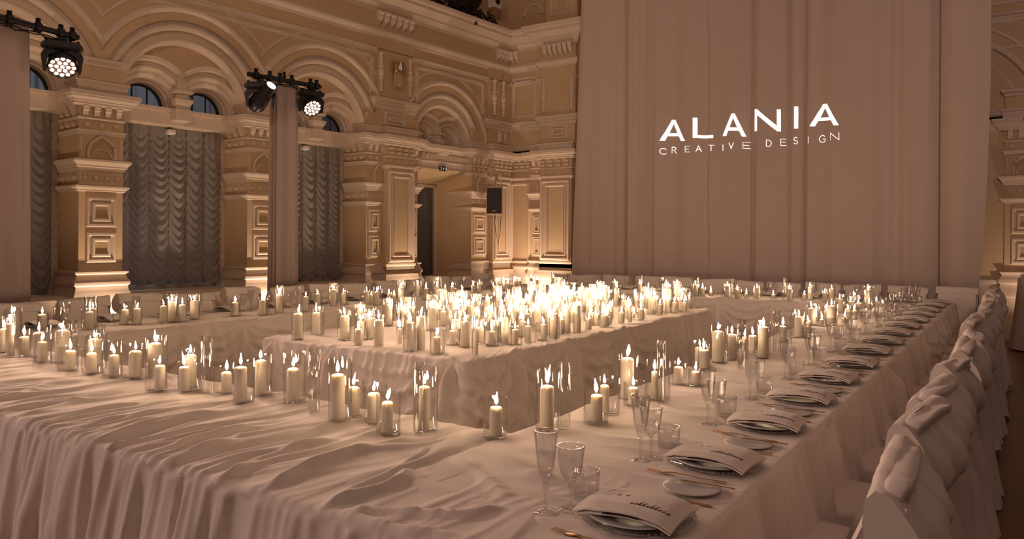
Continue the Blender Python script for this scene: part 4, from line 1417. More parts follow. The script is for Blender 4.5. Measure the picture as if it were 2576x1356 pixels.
# window-side table
prof = [(UL0 - .02, .10), (UL0, TZ), (UL1, TZ), (UL1 + .02, .03)]
pin_l = [(bp(x, y, TZ)[1], .75) for x, y in ((300, 830), (432, 814), (610, 804))] + [(5.6, .7), (6.6, .7), (7.9, .7)]
ff = strip_folds([(Tb + 1.0, 1), (Tb, -1)], 12, 1.4, 10.9, 90, (.004, .012), (.012, .03), pins=pin_l)
cloth('tablecloth', 'v', 1.5, 10.84, .016, prof, ff, 'white cloth of the long window-side table, pinned into fans along its inner edge', 'white tablecloths')

# curtain-side table
prof = [(VB1 + .02, .10), (VB1, TZ + .003), (VB0, TZ + .003), (VB0 - .03, .03)]
ff = strip_folds([(Tb + (VB1 - VB0), 1), (Tb, -1)], 15, -7.0, -.7, 70, (.004, .012), (.018, .045),
                 pins=[(-3.9, .75), (-3.3, .75), (-2.6, .75), (-2.1, .75)])
cloth('tablecloth', 'u', -7.02, -.69, .016, prof, ff, 'white cloth of the far table before the tall curtain, swagged below its edge', 'white tablecloths')

# central table: free on all sides
def central_cloth():
    rc = .03
    per = []
    W, L = CX1 - CX0, CY1 - CY0
    cx, cy = (CX0 + CX1) / 2, (CY0 + CY1) / 2
    segs = [((CX0 + rc, CY0), (CX1 - rc, CY0), (0, -1)), ((CX1, CY0 + rc), (CX1, CY1 - rc), (1, 0)), ((CX1 - rc, CY1), (CX0 + rc, CY1), (0, 1)), ((CX0, CY1 - rc), (CX0, CY0 + rc), (-1, 0))]
    st = .013
    for si, (a, c, n) in enumerate(segs):
        d = sqrt((c[0] - a[0]) ** 2 + (c[1] - a[1]) ** 2); k = int(d / st)
        for i in range(k + 1): per.append((a[0] + (c[0] - a[0]) * i / k, a[1] + (c[1] - a[1]) * i / k, n[0], n[1]))
        n2 = segs[(si + 1) % 4][2]
        ctr_ = (c[0] - n[0] * rc, c[1] - n[1] * rc)
        for i in range(1, 8):
            t = i / 8 * pi / 2
            nx_, ny_ = n[0] * cos(t) + n2[0] * sin(t), n[1] * cos(t) + n2[1] * sin(t)
            per.append((ctr_[0] + nx_ * rc, ctr_[1] + ny_ * rc, nx_, ny_))
    P = np.array(per); n = len(P)
    S = np.concatenate([[0], np.cumsum(np.hypot(*np.diff(P[:, :2], axis=0).T))])
    tot = S[-1] + st
    def s_of(px, py):
        u, v = bp(px, py, TZ); return S[np.argmin(np.hypot(P[:, 0] - u, P[:, 1] - v))]
    pins = [s_of(1300, 884), s_of(1150, 903), s_of(1556, 824), s_of(1662, 802), s_of(690, 852), s_of(1432, 855), s_of(860, 868)]
    tin = np.concatenate([np.linspace(.02, .82, 14), np.linspace(.85, 1, 14)])
    levels = [('top', t) for t in tin] + [('sk', d) for d in np.concatenate([np.linspace(.006, .05, 5), np.linspace(.065, TZ - .02, 48)])]
    r = np.random.default_rng(77)
    R = [(tot * (k + r.uniform(.1, .9)) / 150, r.uniform(.010, .024), r.uniform(.01, .042), r.uniform(-.12, .12), r.uniform(0, 6)) for k in range(150)]
    rows = []
    for kind, t in levels:
        if kind == 'top':
            x = cx + (P[:, 0] - cx) * t; y = cy + (P[:, 1] - cy) * t
            bump = .006 * fbm(x * 6 + 40, y * 6 + 40, 200, 3)
            e = np.zeros(n)
            if t > .8:
                k = (t - .8) / .2
                for (xc, w, h, fan, ph) in R: e += h * .35 * k * np.exp(-(np.abs(S - xc - fan * (1 - k) * .3) / w) ** 1.6)
                for p in pins: e += .016 * k * np.exp(-((S - p) / .05) ** 2)
            rows.append(np.stack([x, y, TZ + bump + e - (.004 if t == 1 else 0)], 1))
        else:
            d = t
            g = min(1, d / .25) ** .8
            off = .006 + .05 * (d / .75)
            D = np.full(n, off)
            for (xc, w, h, fan, ph) in R:
                c = xc + fan * d * .6 + .01 * sin(d * 6 + ph)
                D += h * (.3 + .7 * g) * np.exp(-(np.abs(S - c) / (w * (1 + g))) ** 1.6)
            D += .006 * fbm(S * 8, np.full(n, d * 4), 210, 3)
            for p in pins:
                ph_ = (S - p) / (d + .05)
                fan_ = np.exp(-(ph_ / 1.2) ** 2) * min(1, d / .1)
                D += fan_ * (.055 * np.exp(-(ph_ / .2) ** 2) + .024 * np.cos(ph_ * 10)) * (1.0 if d < .5 else .8)
                D -= .02 * np.exp(-((S - p) / .04) ** 2) * math.exp(-(d / .05) ** 2)
            ps = sorted(pins)
            for a, c in zip(ps[:-1], ps[1:]):
                hw = (c - a) / 2
                if hw > .75: continue
                q = np.clip(1 - ((S - (a + c) / 2) / hw) ** 2, 0, 1)
                for cj, am in ((.03, .022), (.12, .034), (.24, .042), (.38, .036)):
                    lev = d - cj * .6 - (.08 + .75 * cj) * q * min(1, hw / .3)
                    D += am * np.exp(-(lev / .03) ** 2) * q ** .7
            rows.append(np.stack([P[:, 0] + P[:, 2] * D, P[:, 1] + P[:, 3] * D, np.full(n, TZ - d)], 1))
    V_ = np.concatenate(rows)
    k = len(levels)
    fs = []
    for i in range(k - 1):
        for j in range(n):
            fs.append((i * n + j, i * n + (j + 1) % n, (i + 1) * n + (j + 1) % n, (i + 1) * n + j))
    fs.append(tuple(range(n)))
    o = link('tablecloth', mesh_from('tablecloth', V_.tolist(), fs, M['linen'], 3.2))
    tag(o, 'white cloth of the central table crowded with candles, tied into swags', 'tablecloth', 'white tablecloths')
    CLOTHS.append((V_.tolist(), fs))
central_cloth()

allv, allf = [], []
for v_, f_ in CLOTHS:
    n = len(allv); allv += v_; allf += [tuple(i + n for i in q) for q in f_]
BVH = BVHTree.FromPolygons(allv, allf)
del allv, allf, CLOTHS
def top_z(u, v, r=.03):
    hs = []
    for a, c in ((0, 0), (r, 0), (-r, 0), (0, r), (0, -r)):
        h = BVH.ray_cast(Vector((u + a, v + c, 1.2)), Vector((0, 0, -1)), .6)
        if h[0] is not None: hs.append(h[0].z)
    if not hs: return TZ
    hs.sort()
    return hs[-1] - .0015 if len(hs) < 3 else (hs[-1] + hs[-2]) / 2 - .001

# ------------------------------------------------------------------ covered chairs
def cover_mesh(seed):
    r = np.random.default_rng(seed)
    parts = {}
    def sup(w, d, p, n=36):
        out = []
        for i in range(n):
            a = 2 * pi * i / n
            ca, sa = cos(a), sin(a)
            out.append((math.copysign(abs(ca) ** (2 / p), ca) * w, math.copysign(abs(sa) ** (2 / p), sa) * d))
        return out
    b = MB()
    rings = []
    for k, z in ((1.0, .40), (1.02, .44), (1.0, .468), (.94, .480), (.7, .488), (.3, .492), (.02, .493)):
        rings.append([(-.02 + x * k, y * k, z) for x, y in sup(.235, .225, 6)])
    b.loft(rings, caps=False)
    parts['seat'] = mesh_from('seat', b.v, b.f, M['cover'], 3.2, True)
    # skirt on three sides
    path = []
    for i in range(21): path.append((.20 - .42 * i / 20, .228, 0, 1))
    for i in range(1, 6): a = pi / 2 * i / 6; path.append((-.22 - .03 * sin(a), .198 + .03 * cos(a), -sin(a), cos(a)))
    for i in range(23): path.append((-.252, .198 - .396 * i / 22, -1, 0))
    for i in range(1, 6): a = pi / 2 * i / 6; path.append((-.22 - .03 * cos(a), -.198 - .03 * sin(a), -cos(a), -sin(a)))
    for i in range(21): path.append((-.22 + .42 * i / 20, -.228, 0, -1))
    n = len(path); ph = r.uniform(0, 6, 3)
    b = MB(); rings = []
    for k in range(11):
        t = k / 10; z = .465 - .455 * t
        ring = []
        for i, (x, y, nx_, ny_) in enumerate(path):
            w = t * (.020 * sin(i * .55 + ph[0]) + .012 * sin(i * 1.3 + ph[1]) + .03)
            ring.append((x + nx_ * w, y + ny_ * w, max(.008, z)))
        rings.append(ring)
    b.loft(rings, close=False)
    parts['skirt'] = mesh_from('skirt', b.v, b.f, M['cover'], 3.2)
    b = MB(); rings = []
    for z, k in ((.46, 1), (.55, .99), (.7, .985), (.85, .985), (.93, .985), (.955, .97), (.968, .92), (.972, .7)):
        lean = .235 + .19 * (max(0, z - .46) / .5) ** 1.1
        rings.append([(lean + y * (.034 / .22) * k, x * k, z + .008 * sin(x * 9 + ph[2])) for x, y in sup(.222, .22, 5)])
    b.loft(rings)
    parts['backrest'] = mesh_from('backrest', b.v, b.f, M['cover'], 3.2, True)
    # sheet falling behind, drawn in below the hood, flaring to a wavy hem
    n = 72; rings = []
    f1, f2, f3 = r.uniform(0, 6, 3); side = 1 if r.random() < .5 else -1
    for k in range(33):
        t = k / 32; z = .93 - .925 * t
        ring = []
        low = max(0, (.70 - z) / .70)
        pinch = math.exp(-((z - .72) / .09) ** 2)
        for i in range(n + 1):
            s = -1 + 2 * i / n
            lean = (.385 + .045 * (z - .72) / .21) if z > .72 else .385 + .085 * ((.72 - z) / .72) ** .8
            bow = (1 - s * s)
            yw = .236 * (1 + .16 * low) + .012 * low * sin(z * 14 + f2)
            out = lean + .018 + bow * (.006 + .05 * low)
            am = .004 + .026 * low ** .8
            wv = am * sin(s * 7.5 + f1 + .8 * low) + .35 * am * sin(s * 13 + f2 - z * 3)
            belly = .02 * math.exp(-((z - .42 - .10 * s * side) / .10) ** 2) * bow
            hem = .05 * low ** 5 * (.5 + .5 * sin(s * 6 + f3))
            ring.append((out + wv + belly, s * yw, max(.006, z + hem)))
        rings.append(ring)
    b = MB(); b.loft(rings, close=False)
    for e, sg in ((0, -1), (n, 1)):      # the cover closes the sides down to the floor
        side_rings = []
        for k, ring in enumerate(rings):
            x1, y1, z = ring[e]
            x0 = (.235 + .19 * (max(0, z - .46) / .5) ** 1.1 - .03) if z > .47 else .19
            side_rings.append([(x0 + (x1 - x0) * j / 6, sg * .226 + (y1 - sg * .226) * j / 6 + sg * .022 * (1.15 - z) * sin(j * 1.6 + f3), z) for j in range(7)])
        b.loft(side_rings, close=False)
    parts['back_drape'] = mesh_from('back_drape', b.v, b.f, M['cover'], 3.2)
    # hood: the gathered cloth thrown over the top of the back, its lower edge tucked in again
    pr = [(.262, .90), (.272, .962), (.292, .988), (.322, .980), (.362, .945), (.398, .905), (.416, .86), (.404, .815), (.372, .775), (.345, .75), (.322, .738), (.30, .745)]
    asym = r.uniform(-.07, .07); bulge = r.uniform(.7, 1.15); ph2 = r.uniform(0, 6)
    rings = []
    m_ = 40
    for i in range(m_ + 1):
        s = -1 + 2 * i / m_
        bow = max(0.0, 1 - abs(s) ** 2.6)
        ring = []
        for j, (x, z) in enumerate(pr):
            q = j / (len(pr) - 1)
            back = max(0, x - .325)
            drop = asym * s * q * 1.4 + .05 * bow * q - .03 * (1 - bow) * q
            fold = .012 * sin(9 * s + 6 * q + ph2) * q + .008 * sin(17 * s - 9 * q + ph2) * q * bow
            ring.append((x + .096 + back * (bow * bulge * .5 - .30) + fold, (.238 + .008 * q) * s, z - drop - .02 * (1 - bow)))
        rings.append(ring)
    b = MB(); b.loft(rings, close=False)
    for q in (0, -1): b.add(rings[q], [tuple(range(len(pr)))])
    parts['hood'] = mesh_from('hood', b.v, b.f, M['cover'], 3.2)
    # loose swag hanging low on one side
    rings = []
    for i in range(25):
        s = -1 + 2 * i / 24
        ring = []
        for j in range(9):
            q = j / 8
            bow = 1 - s * s
            ring.append((.405 + .055 * bow * sin(pi * (.15 + .75 * q)) + .01 * sin(8 * s + 5 * q + ph2), side * (.06 + .15 * s), .70 - .10 * bow - q * (.06 + .20 * bow) + .05 * s * side))
        rings.append(ring)
    b = MB(); b.loft(rings, close=False)
    parts['swag'] = mesh_from('swag', b.v, b.f, M['cover'], 3.2)
    return parts
COVERS = [cover_mesh(s) for s in (3, 8, 21, 34)]
def chair(u, v, rz, label, group, var=0, sash=True):
    t = thing('covered_chair', label, 'chair', (u, v, 0), rz, group)
    for nm in ('seat', 'skirt', 'backrest', 'back_drape', 'hood', 'swag'):
        if not sash and nm in ('hood', 'swag'): continue
        link(nm, COVERS[var][nm], t)
    return t
V0, DV = 1.875, .613
for k in range(14):
    ch = chair(-.66 + rnd.uniform(-.02, .02), 2.12 + .618 * k + rnd.uniform(-.03, .03), radians(rnd.uniform(-8, 8)),
          'white covered chair with a draped hood, %s from the near end of the aisle row' % ordinal(k), 'covered chairs in the aisle row', k % 4)
    s = rnd.uniform(.98, 1.05); ch.scale = (1, 1, s)
left_px = [(-60, 772, 0), (40, 762, 85), (180, 757, 130), (335, 745, 110), (480, 738, 80), (592, 729, 85), (706, 722, 80), (795, 717, 95), (905, 713, 70), (948, 709, 70), (1030, 705, 60), (1085, 703, 60), (1150, 699, 60), (1215, 697, 55)]
vs_l = [3.1 + .59 * k for k in range(-1, 13)]
for k, v in enumerate(vs_l):
    ch = chair(-7.03, v + rnd.uniform(-.05, .05), pi + radians(rnd.uniform(-6, 6)), 'white covered chair, %s from the near end of the window row' % ordinal(k), 'covered chairs in the window row', (k + 1) % 4)
    ch.scale = (1, 1, rnd.uniform(.93, .97))
us_f = [-6.6 + .535 * k for k in range(12)]
for k, u in enumerate(us_f):
    ch = chair(u + rnd.uniform(-.03, .03), 10.95 + rnd.uniform(-.03, .03), pi / 2 + radians(rnd.uniform(-5, 5)), 'white covered chair before the tall curtain, %s from the window side' % ordinal(k), 'covered chairs before the curtain', (k + 2) % 4)
    ch.scale = (1, 1, rnd.uniform(.93, .97))
# ------------------------------------------------------------------ place settings
def lathe_mesh(name, prof, m, n=24, ribs=0, amp=0.0, sm=3.2):
    b = MB()
    b.lathe((0, 0, 0), prof, n, 'z', ribs, amp)
    return mesh_from(name, b.v, b.f, m, sm, True)
G = {}
# cut-glass flute
G['flute'] = [('bowl', lathe_mesh('bowl', [(.004, .080), (.010, .088), (.017, .105), (.022, .128), (.0265, .17), (.031, .215), (.0325, .226), (.0300, .226), (.0285, .214), (.024, .17), (.019, .128), (.013, .106), (.002, .095)], M['crystal'], 48, 16, .05)),
              ('stem', lathe_mesh('stem', [(.0065, .006), (.0048, .02), (.0045, .05), (.0075, .062), (.009, .070), (.0075, .078), (.0045, .084)], M['crystal'], 8, sm=radians(20))),
              ('foot', lathe_mesh('foot', [(.001, .0), (.034, .0), (.0345, .003), (.02, .005), (.008, .009), (.001, .011)], M['crystal'], 24))]
G['wine'] = [('bowl', lathe_mesh('bowl', [(.004, .072), (.014, .080), (.026, .100), (.032, .125), (.0365, .165), (.039, .18), (.0365, .18), (.034, .165), (.0295, .125), (.0235, .102), (.012, .086), (.002, .082)], M['crystal'], 48, 16, .045)),
             ('stem', lathe_mesh('stem', [(.0065, .006), (.005, .02), (.0047, .045), (.008, .056), (.0095, .062), (.008, .068), (.0045, .076)], M['crystal'], 8, sm=radians(20))),
             ('foot', lathe_mesh('foot', [(.001, .0), (.035, .0), (.0355, .003), (.02, .005), (.008, .009), (.001, .011)], M['crystal'], 24))]
tum = MB()
tum.lathe((0, 0, 0), [(.001, 0), (.031, 0), (.034, .006), (.036, .03), (.0385, .062), (.0395, .088), (.0375, .088), (.036, .062), (.033, .014), (.001, .010)], 60, 'z', 20, .035)
G['tumbler'] = mesh_from('tumbler', tum.v, tum.f, M['crystal'], 3.2, True)

b = MB(); b.lathe((0, 0, 0), [(.001, .0), (.09, .0), (.10, .003), (.150, .013), (.156, .016), (.150, .0175), (.098, .007), (.001, .005)], 48)
G['charger'] = mesh_from('charger_plate', b.v, b.f, M['crystal'], 3.2, True)
b = MB()
for i in range(60):
    a = 2 * pi * i / 60
    b.lathe((.155 * cos(a), .155 * sin(a), .0135), [(.001, 0), (.0042, .002), (.0048, .0045), (.0042, .007), (.001, .009)], 6)
G['beads'] = mesh_from('bead_rim', b.v, b.f, M['crystal'], 3.2, True)
b = MB(); b.lathe((0, 0, 0), [(.001, .0), (.075, .0), (.08, .003), (.128, .013), (.133, .0155), (.128, .017), (.08, .008), (.001, .0065)], 40)
G['plate'] = mesh_from('dinner_plate', b.v, b.f, M['china'], 3.2, True)
b = MB(); b.lathe((0, 0, 0), [(.001, .0), (.05, .0), (.055, .003), (.083, .009), (.086, .011), (.083, .0125), (.055, .007), (.001, .006)], 36)
G['side'] = mesh_from('side_plate', b.v, b.f, M['china'], 3.2, True)
def slab_sheet(name, lx, ly, thick, fz, m, nx=22, ny=12):
    b = MB()
    top = [[(-lx / 2 + lx * i / nx, -ly / 2 + ly * j / ny) for i in range(nx + 1)] for j in range(ny + 1)]
    vs, fs = [], []
    for s in (0, 1):
        for row in top:
            for x, y in row: vs.append((x, y, fz(x, y) - s * thick))
    N = nx + 1; K = N * (ny + 1)
    for j in range(ny):
        for i in range(nx):
            q = (j * N + i, j * N + i + 1, (j + 1) * N + i + 1, (j + 1) * N + i)
            fs += [q, tuple(K + a for a in q[::-1])]
    rim = [j * N for j in range(ny, 0, -1)] + [i for i in range(nx)] + [j * N + nx for j in range(ny)] + [ny * N + i for i in range(nx, 0, -1)]
    for a, c in zip(rim, rim[1:] + rim[:1]): fs.append((a, c, K + c, K + a))
    b.add(vs, fs)
    return mesh_from(name, b.v, b.f, m, radians(40), True)
def nap(x, y): return .034 - .9 * y * y - .25 * x * x + .004 * sin(x * 22 + 1) - .018 * max(0, abs(x) - .1) / .04 * .6
NAPS = []
for k in range(3):
    G['nap_top'] = slab_sheet('napkin', .28, .20, .004, lambda x, y: nap(x, y), M['linen'])
G['nap_low'] = slab_sheet('under_fold', .268, .192, .006, lambda x, y: nap(x, y) - .010, M['linen'])
b = MB(); b.box(-.035, .055, -.086, -.070, .004, .0045)
G['band'] = slab_sheet('dark_card', .10, .206, .002, lambda x, y: nap(x, y) - .0062, M['card'], 8, 10)
# handwritten strokes in black ink on the napkin
def script_mesh(seed):
    r = random.Random(seed)
    strokes = []
    def loop(x, y, w, h, tail=True):
        return [(x, y), (x + w * .6, y + h * .9), (x + w * .75, y + h), (x + w * .55, y + h * .95), (x + w * .35, y + .1 * h), (x + w * .5, y), (x + w, y + .2 * h)]
    strokes.append([(-.112, .040), (-.108, .034), (-.100, .034), (-.096, .042), (-.090, .056), (-.084, .058), (-.088, .050)])
    strokes.append([(-.098, .056), (-.088, .058), (-.076, .058)])
    x = -.055
    for h in (.012, .014): strokes.append(loop(x, .004, .010, h)); x += .026
    x = .004
    for h in (.008, .010, .022, .020, .010, .020, .020, .010, .008, .009):
        strokes.append(loop(x, -.046 + .0, .010, h)); x += .0112
    b = MB()
    for st in strokes:
        pts = []
        for (x0, y0), (x1, y1) in zip(st[:-1], st[1:]):
            for t in (0, .34, .67): pts.append((x0 + (x1 - x0) * t, y0 + (y1 - y0) * t))
        pts.append(st[-1])
        w = .0011
        L = []
        for i, (x, y) in enumerate(pts):
            a = pts[max(i - 1, 0)]; c = pts[min(i + 1, len(pts) - 1)]
            dx, dy = c[0] - a[0], c[1] - a[1]; l = sqrt(dx * dx + dy * dy) + 1e-9
            k = w * (1 + .6 * sin(i * 1.1))
            L.append(((x - dy / l * k, y + dx / l * k), (x + dy / l * k, y - dx / l * k)))
        for (p, q), (p2, q2) in zip(L[:-1], L[1:]):
            b.add([(s[0], s[1], nap(*s) + .0008) for s in (p, q, q2, p2)], [(0, 1, 2, 3)])
    return mesh_from('handwriting', b.v, b.f, M['ink'])
G['ink'] = script_mesh(4)
def cutlery(kind):
    b = MB()
    # lies along x, handle end at +x
    prof = {'fork': [(-.105, .0115), (-.085, .012), (-.070, .008), (-.05, .0035), (.03, .0038), (.085, .0075), (.10, .006), (.104, .001)],
            'knife': [(-.118, .001), (-.11, .006), (-.06, .0095), (-.005, .009), (.0, .005), (.01, .0045), (.08, .0068), (.112, .006), (.116, .001)],
            'butter': [(-.085, .002), (-.078, .008), (-.04, .009), (-.01, .004), (.05, .005), (.078, .005), (.082, .001)]}[kind]
    rings = []
    for x, w in prof:
        z = .004 + (.006 * math.exp(-((x + .06) / .03) ** 2) if kind == 'fork' else 0)
        rings.append([(x, -w, z), (x, 0, z + .0022), (x, w, z), (x, 0, z - .0018)])
    b.loft(rings)
    if kind == 'fork':
        for y in (-.0095, -.0032, .0032, .0095):
            b.loft([[(x, y - .0016, z), (x, y, z + .001), (x, y + .0016, z), (x, y, z - .001)] for x, z in ((-.10, .005), (-.125, .008), (-.15, .007))])
    return mesh_from(kind, b.v, b.f, M['gold'], radians(50), True)
G['fork'], G['knife'], G['butter'] = cutlery('fork'), cutlery('knife'), cutlery('butter')

def setting(u, v, rz, where, side, full=True):
    ca, sa = cos(rz), sin(rz)
    def at(x, y, r=.03, dz=0.0):
        uu, vv = u + ca * x - sa * y, v + sa * x + ca * y
        return (uu, vv, top_z(uu, vv, r) + dz)
    def put(name, data, x, y, label, cat, group, r=.03, dz=0.0, rot=0.0, kids=()):
        o = link(name, data, None, at(x, y, r, dz), (0, 0, rz + rot))
        tag(o, label, cat, group)
        for kn, kd in kids:
            c_ = link(kn, kd, o)
            if kn in ('handwriting', 'bead_rim'): c_['kind'] = 'stuff'
        return o
    j = lambda s: rnd.uniform(-s, s)
    z0 = at(0, 0, .13)[2]
    c = put('charger_plate', G['charger'], 0, 0, 'beaded glass charger plate at the ' + where, 'plate', 'charger plates on the %s table' % side, .12, 0, 0, [('bead_rim', G['beads'])])
    p = put('dinner_plate', G['plate'], j(.004), j(.004), 'pale dinner plate under the napkin at the ' + where, 'plate', 'dinner plates on the %s table' % side); p.location.z = c.location.z + .0075
    n = put('napkin', G['nap_top'], j(.008), j(.008), 'folded white napkin with black handwriting at the ' + where, 'napkin', 'napkins on the %s table' % side, rot=radians(rnd.uniform(-7, 3)),
            kids=[('under_fold', G['nap_low']), ('dark_card', G['band']), ('handwriting', G['ink'])]); n.location.z = p.location.z + .0145
    f = put('fork', G['fork'], .0, -.20 + j(.01), 'gold fork beside the plate at the ' + where, 'fork', 'gold forks on the %s table' % side, .02, .001, radians(rnd.uniform(-6, 6)))
    k = put('knife', G['knife'], .02, .20 + j(.01), 'gold knife beside the plate at the ' + where, 'knife', 'gold knives on the %s table' % side, .02, .001, radians(rnd.uniform(-6, 6)))
    if full:
        s = put('side_plate', G['side'], .03 + j(.01), -.305 + j(.01), 'small side plate left of the napkin at the '.replace('left of', 'beside') + where, 'plate', 'side plates on the %s table' % side, .06)
        bk = put('butter_knife', G['butter'], .075, -.270, 'gold butter knife on the side plate at the ' + where, 'knife', 'butter knives on the %s table' % side, .02, .001, radians(4)); bk.location.z = s.location.z + .012
    for nm, cat, x, y, lab in (('flute', 'champagne_flute', -.215, -.10, 'fluted champagne glass behind the plate at the '), ('wine', 'wine_glass', -.19, -.045, 'ribbed wine glass behind the plate at the ')):
        x += j(.012); y += j(.012)
        t = thing(cat, lab + where, 'glass', at(x, y, .02), rz + j(3), ('champagne flutes' if nm == 'flute' else 'wine glasses') + ' on the %s table' % side)
        for pn, pd in G[nm]: link(pn, pd, t)
    put('tumbler', G['tumbler'], -.185 + j(.012), .07 + j(.012), 'ribbed water tumbler behind the plate at the ' + where, 'glass', 'tumblers on the %s table' % side, .02)
for k in range(15):
    setting(-.855, V0 + DV * k, 0, '%s aisle-side place' % ordinal(k), 'aisle-side')
for k in range(12):
    setting(-6.80, 3.05 + .60 * k, pi, '%s window-side place' % ordinal(k), 'window-side', False)
for k in range(10):
    setting(-6.05 + .535 * k, 10.62, pi / 2, '%s curtain-side place' % ordinal(k), 'curtain-side', False)

# draped stand beyond the aisle at the edge of the hall
u_, v_ = bp(2566, 884, 0)
b = MB(); rings = []
for z, k in ((1.02, .92), (1.0, 1.0), (.8, 1.04), (.4, 1.15), (.02, 1.3)):
    rings.append([((.33 * k + .02 * (1.1 - z) * sin(9 * a)) * cos(a), (.33 * k + .02 * (1.1 - z) * sin(7 * a)) * sin(a), z) for a in np.linspace(0, 2 * pi, 60, endpoint=False)])
rings.append([(0.3 * x, 0.3 * y, 1.025) for x, y, z in rings[0]]); 
b.loft(rings[::-1][:1] + rings[:-1], caps=True)
st = thing('draped_stand', 'high stand under a grey-rose cloth beyond the aisle chairs', 'table', (u_ + .30, v_ + .25, 0))
b.build('cloth', M['pillar_cloth'], st, radians(50))
b = MB(); b.tube([(0, 0, 0), (0, 0, 1.0)], .03, 8); b.box(-.2, .2, -.2, .2, 0, .02); b.build('pedestal', M['black'], st)
tk = thing('sound_desk', 'black boxy equipment standing on the draped stand beyond the aisle', 'equipment', (u_ + .32, v_ + .28, 1.026))
b = MB(); b.loft([[(-.2, -.16, z0), (.2, -.16, z0), (.2, .16, z1), (-.2, .16, z1)] for z0, z1 in ((0, 0), (.06, .16))]); b.build('body', M['black_satin'], tk)
b = MB(); b.box(-.18, .18, .14, .17, .16, .30); b.build('screen_back', M['black'], tk)
# ------------------------------------------------------------------ candles in glass cylinders
ZR = {'a': (0, 700, 4.52), 'b': (480, 700, 4.52), 'c': (960, 660, 4.52), 'd': (1440, 660, 4.52), 'e': (1900, 660, 3.81), 'f': (650, 950, 3.34), 'g': (1300, 900, 2.974), 'h': (580, 380, 3.39)}
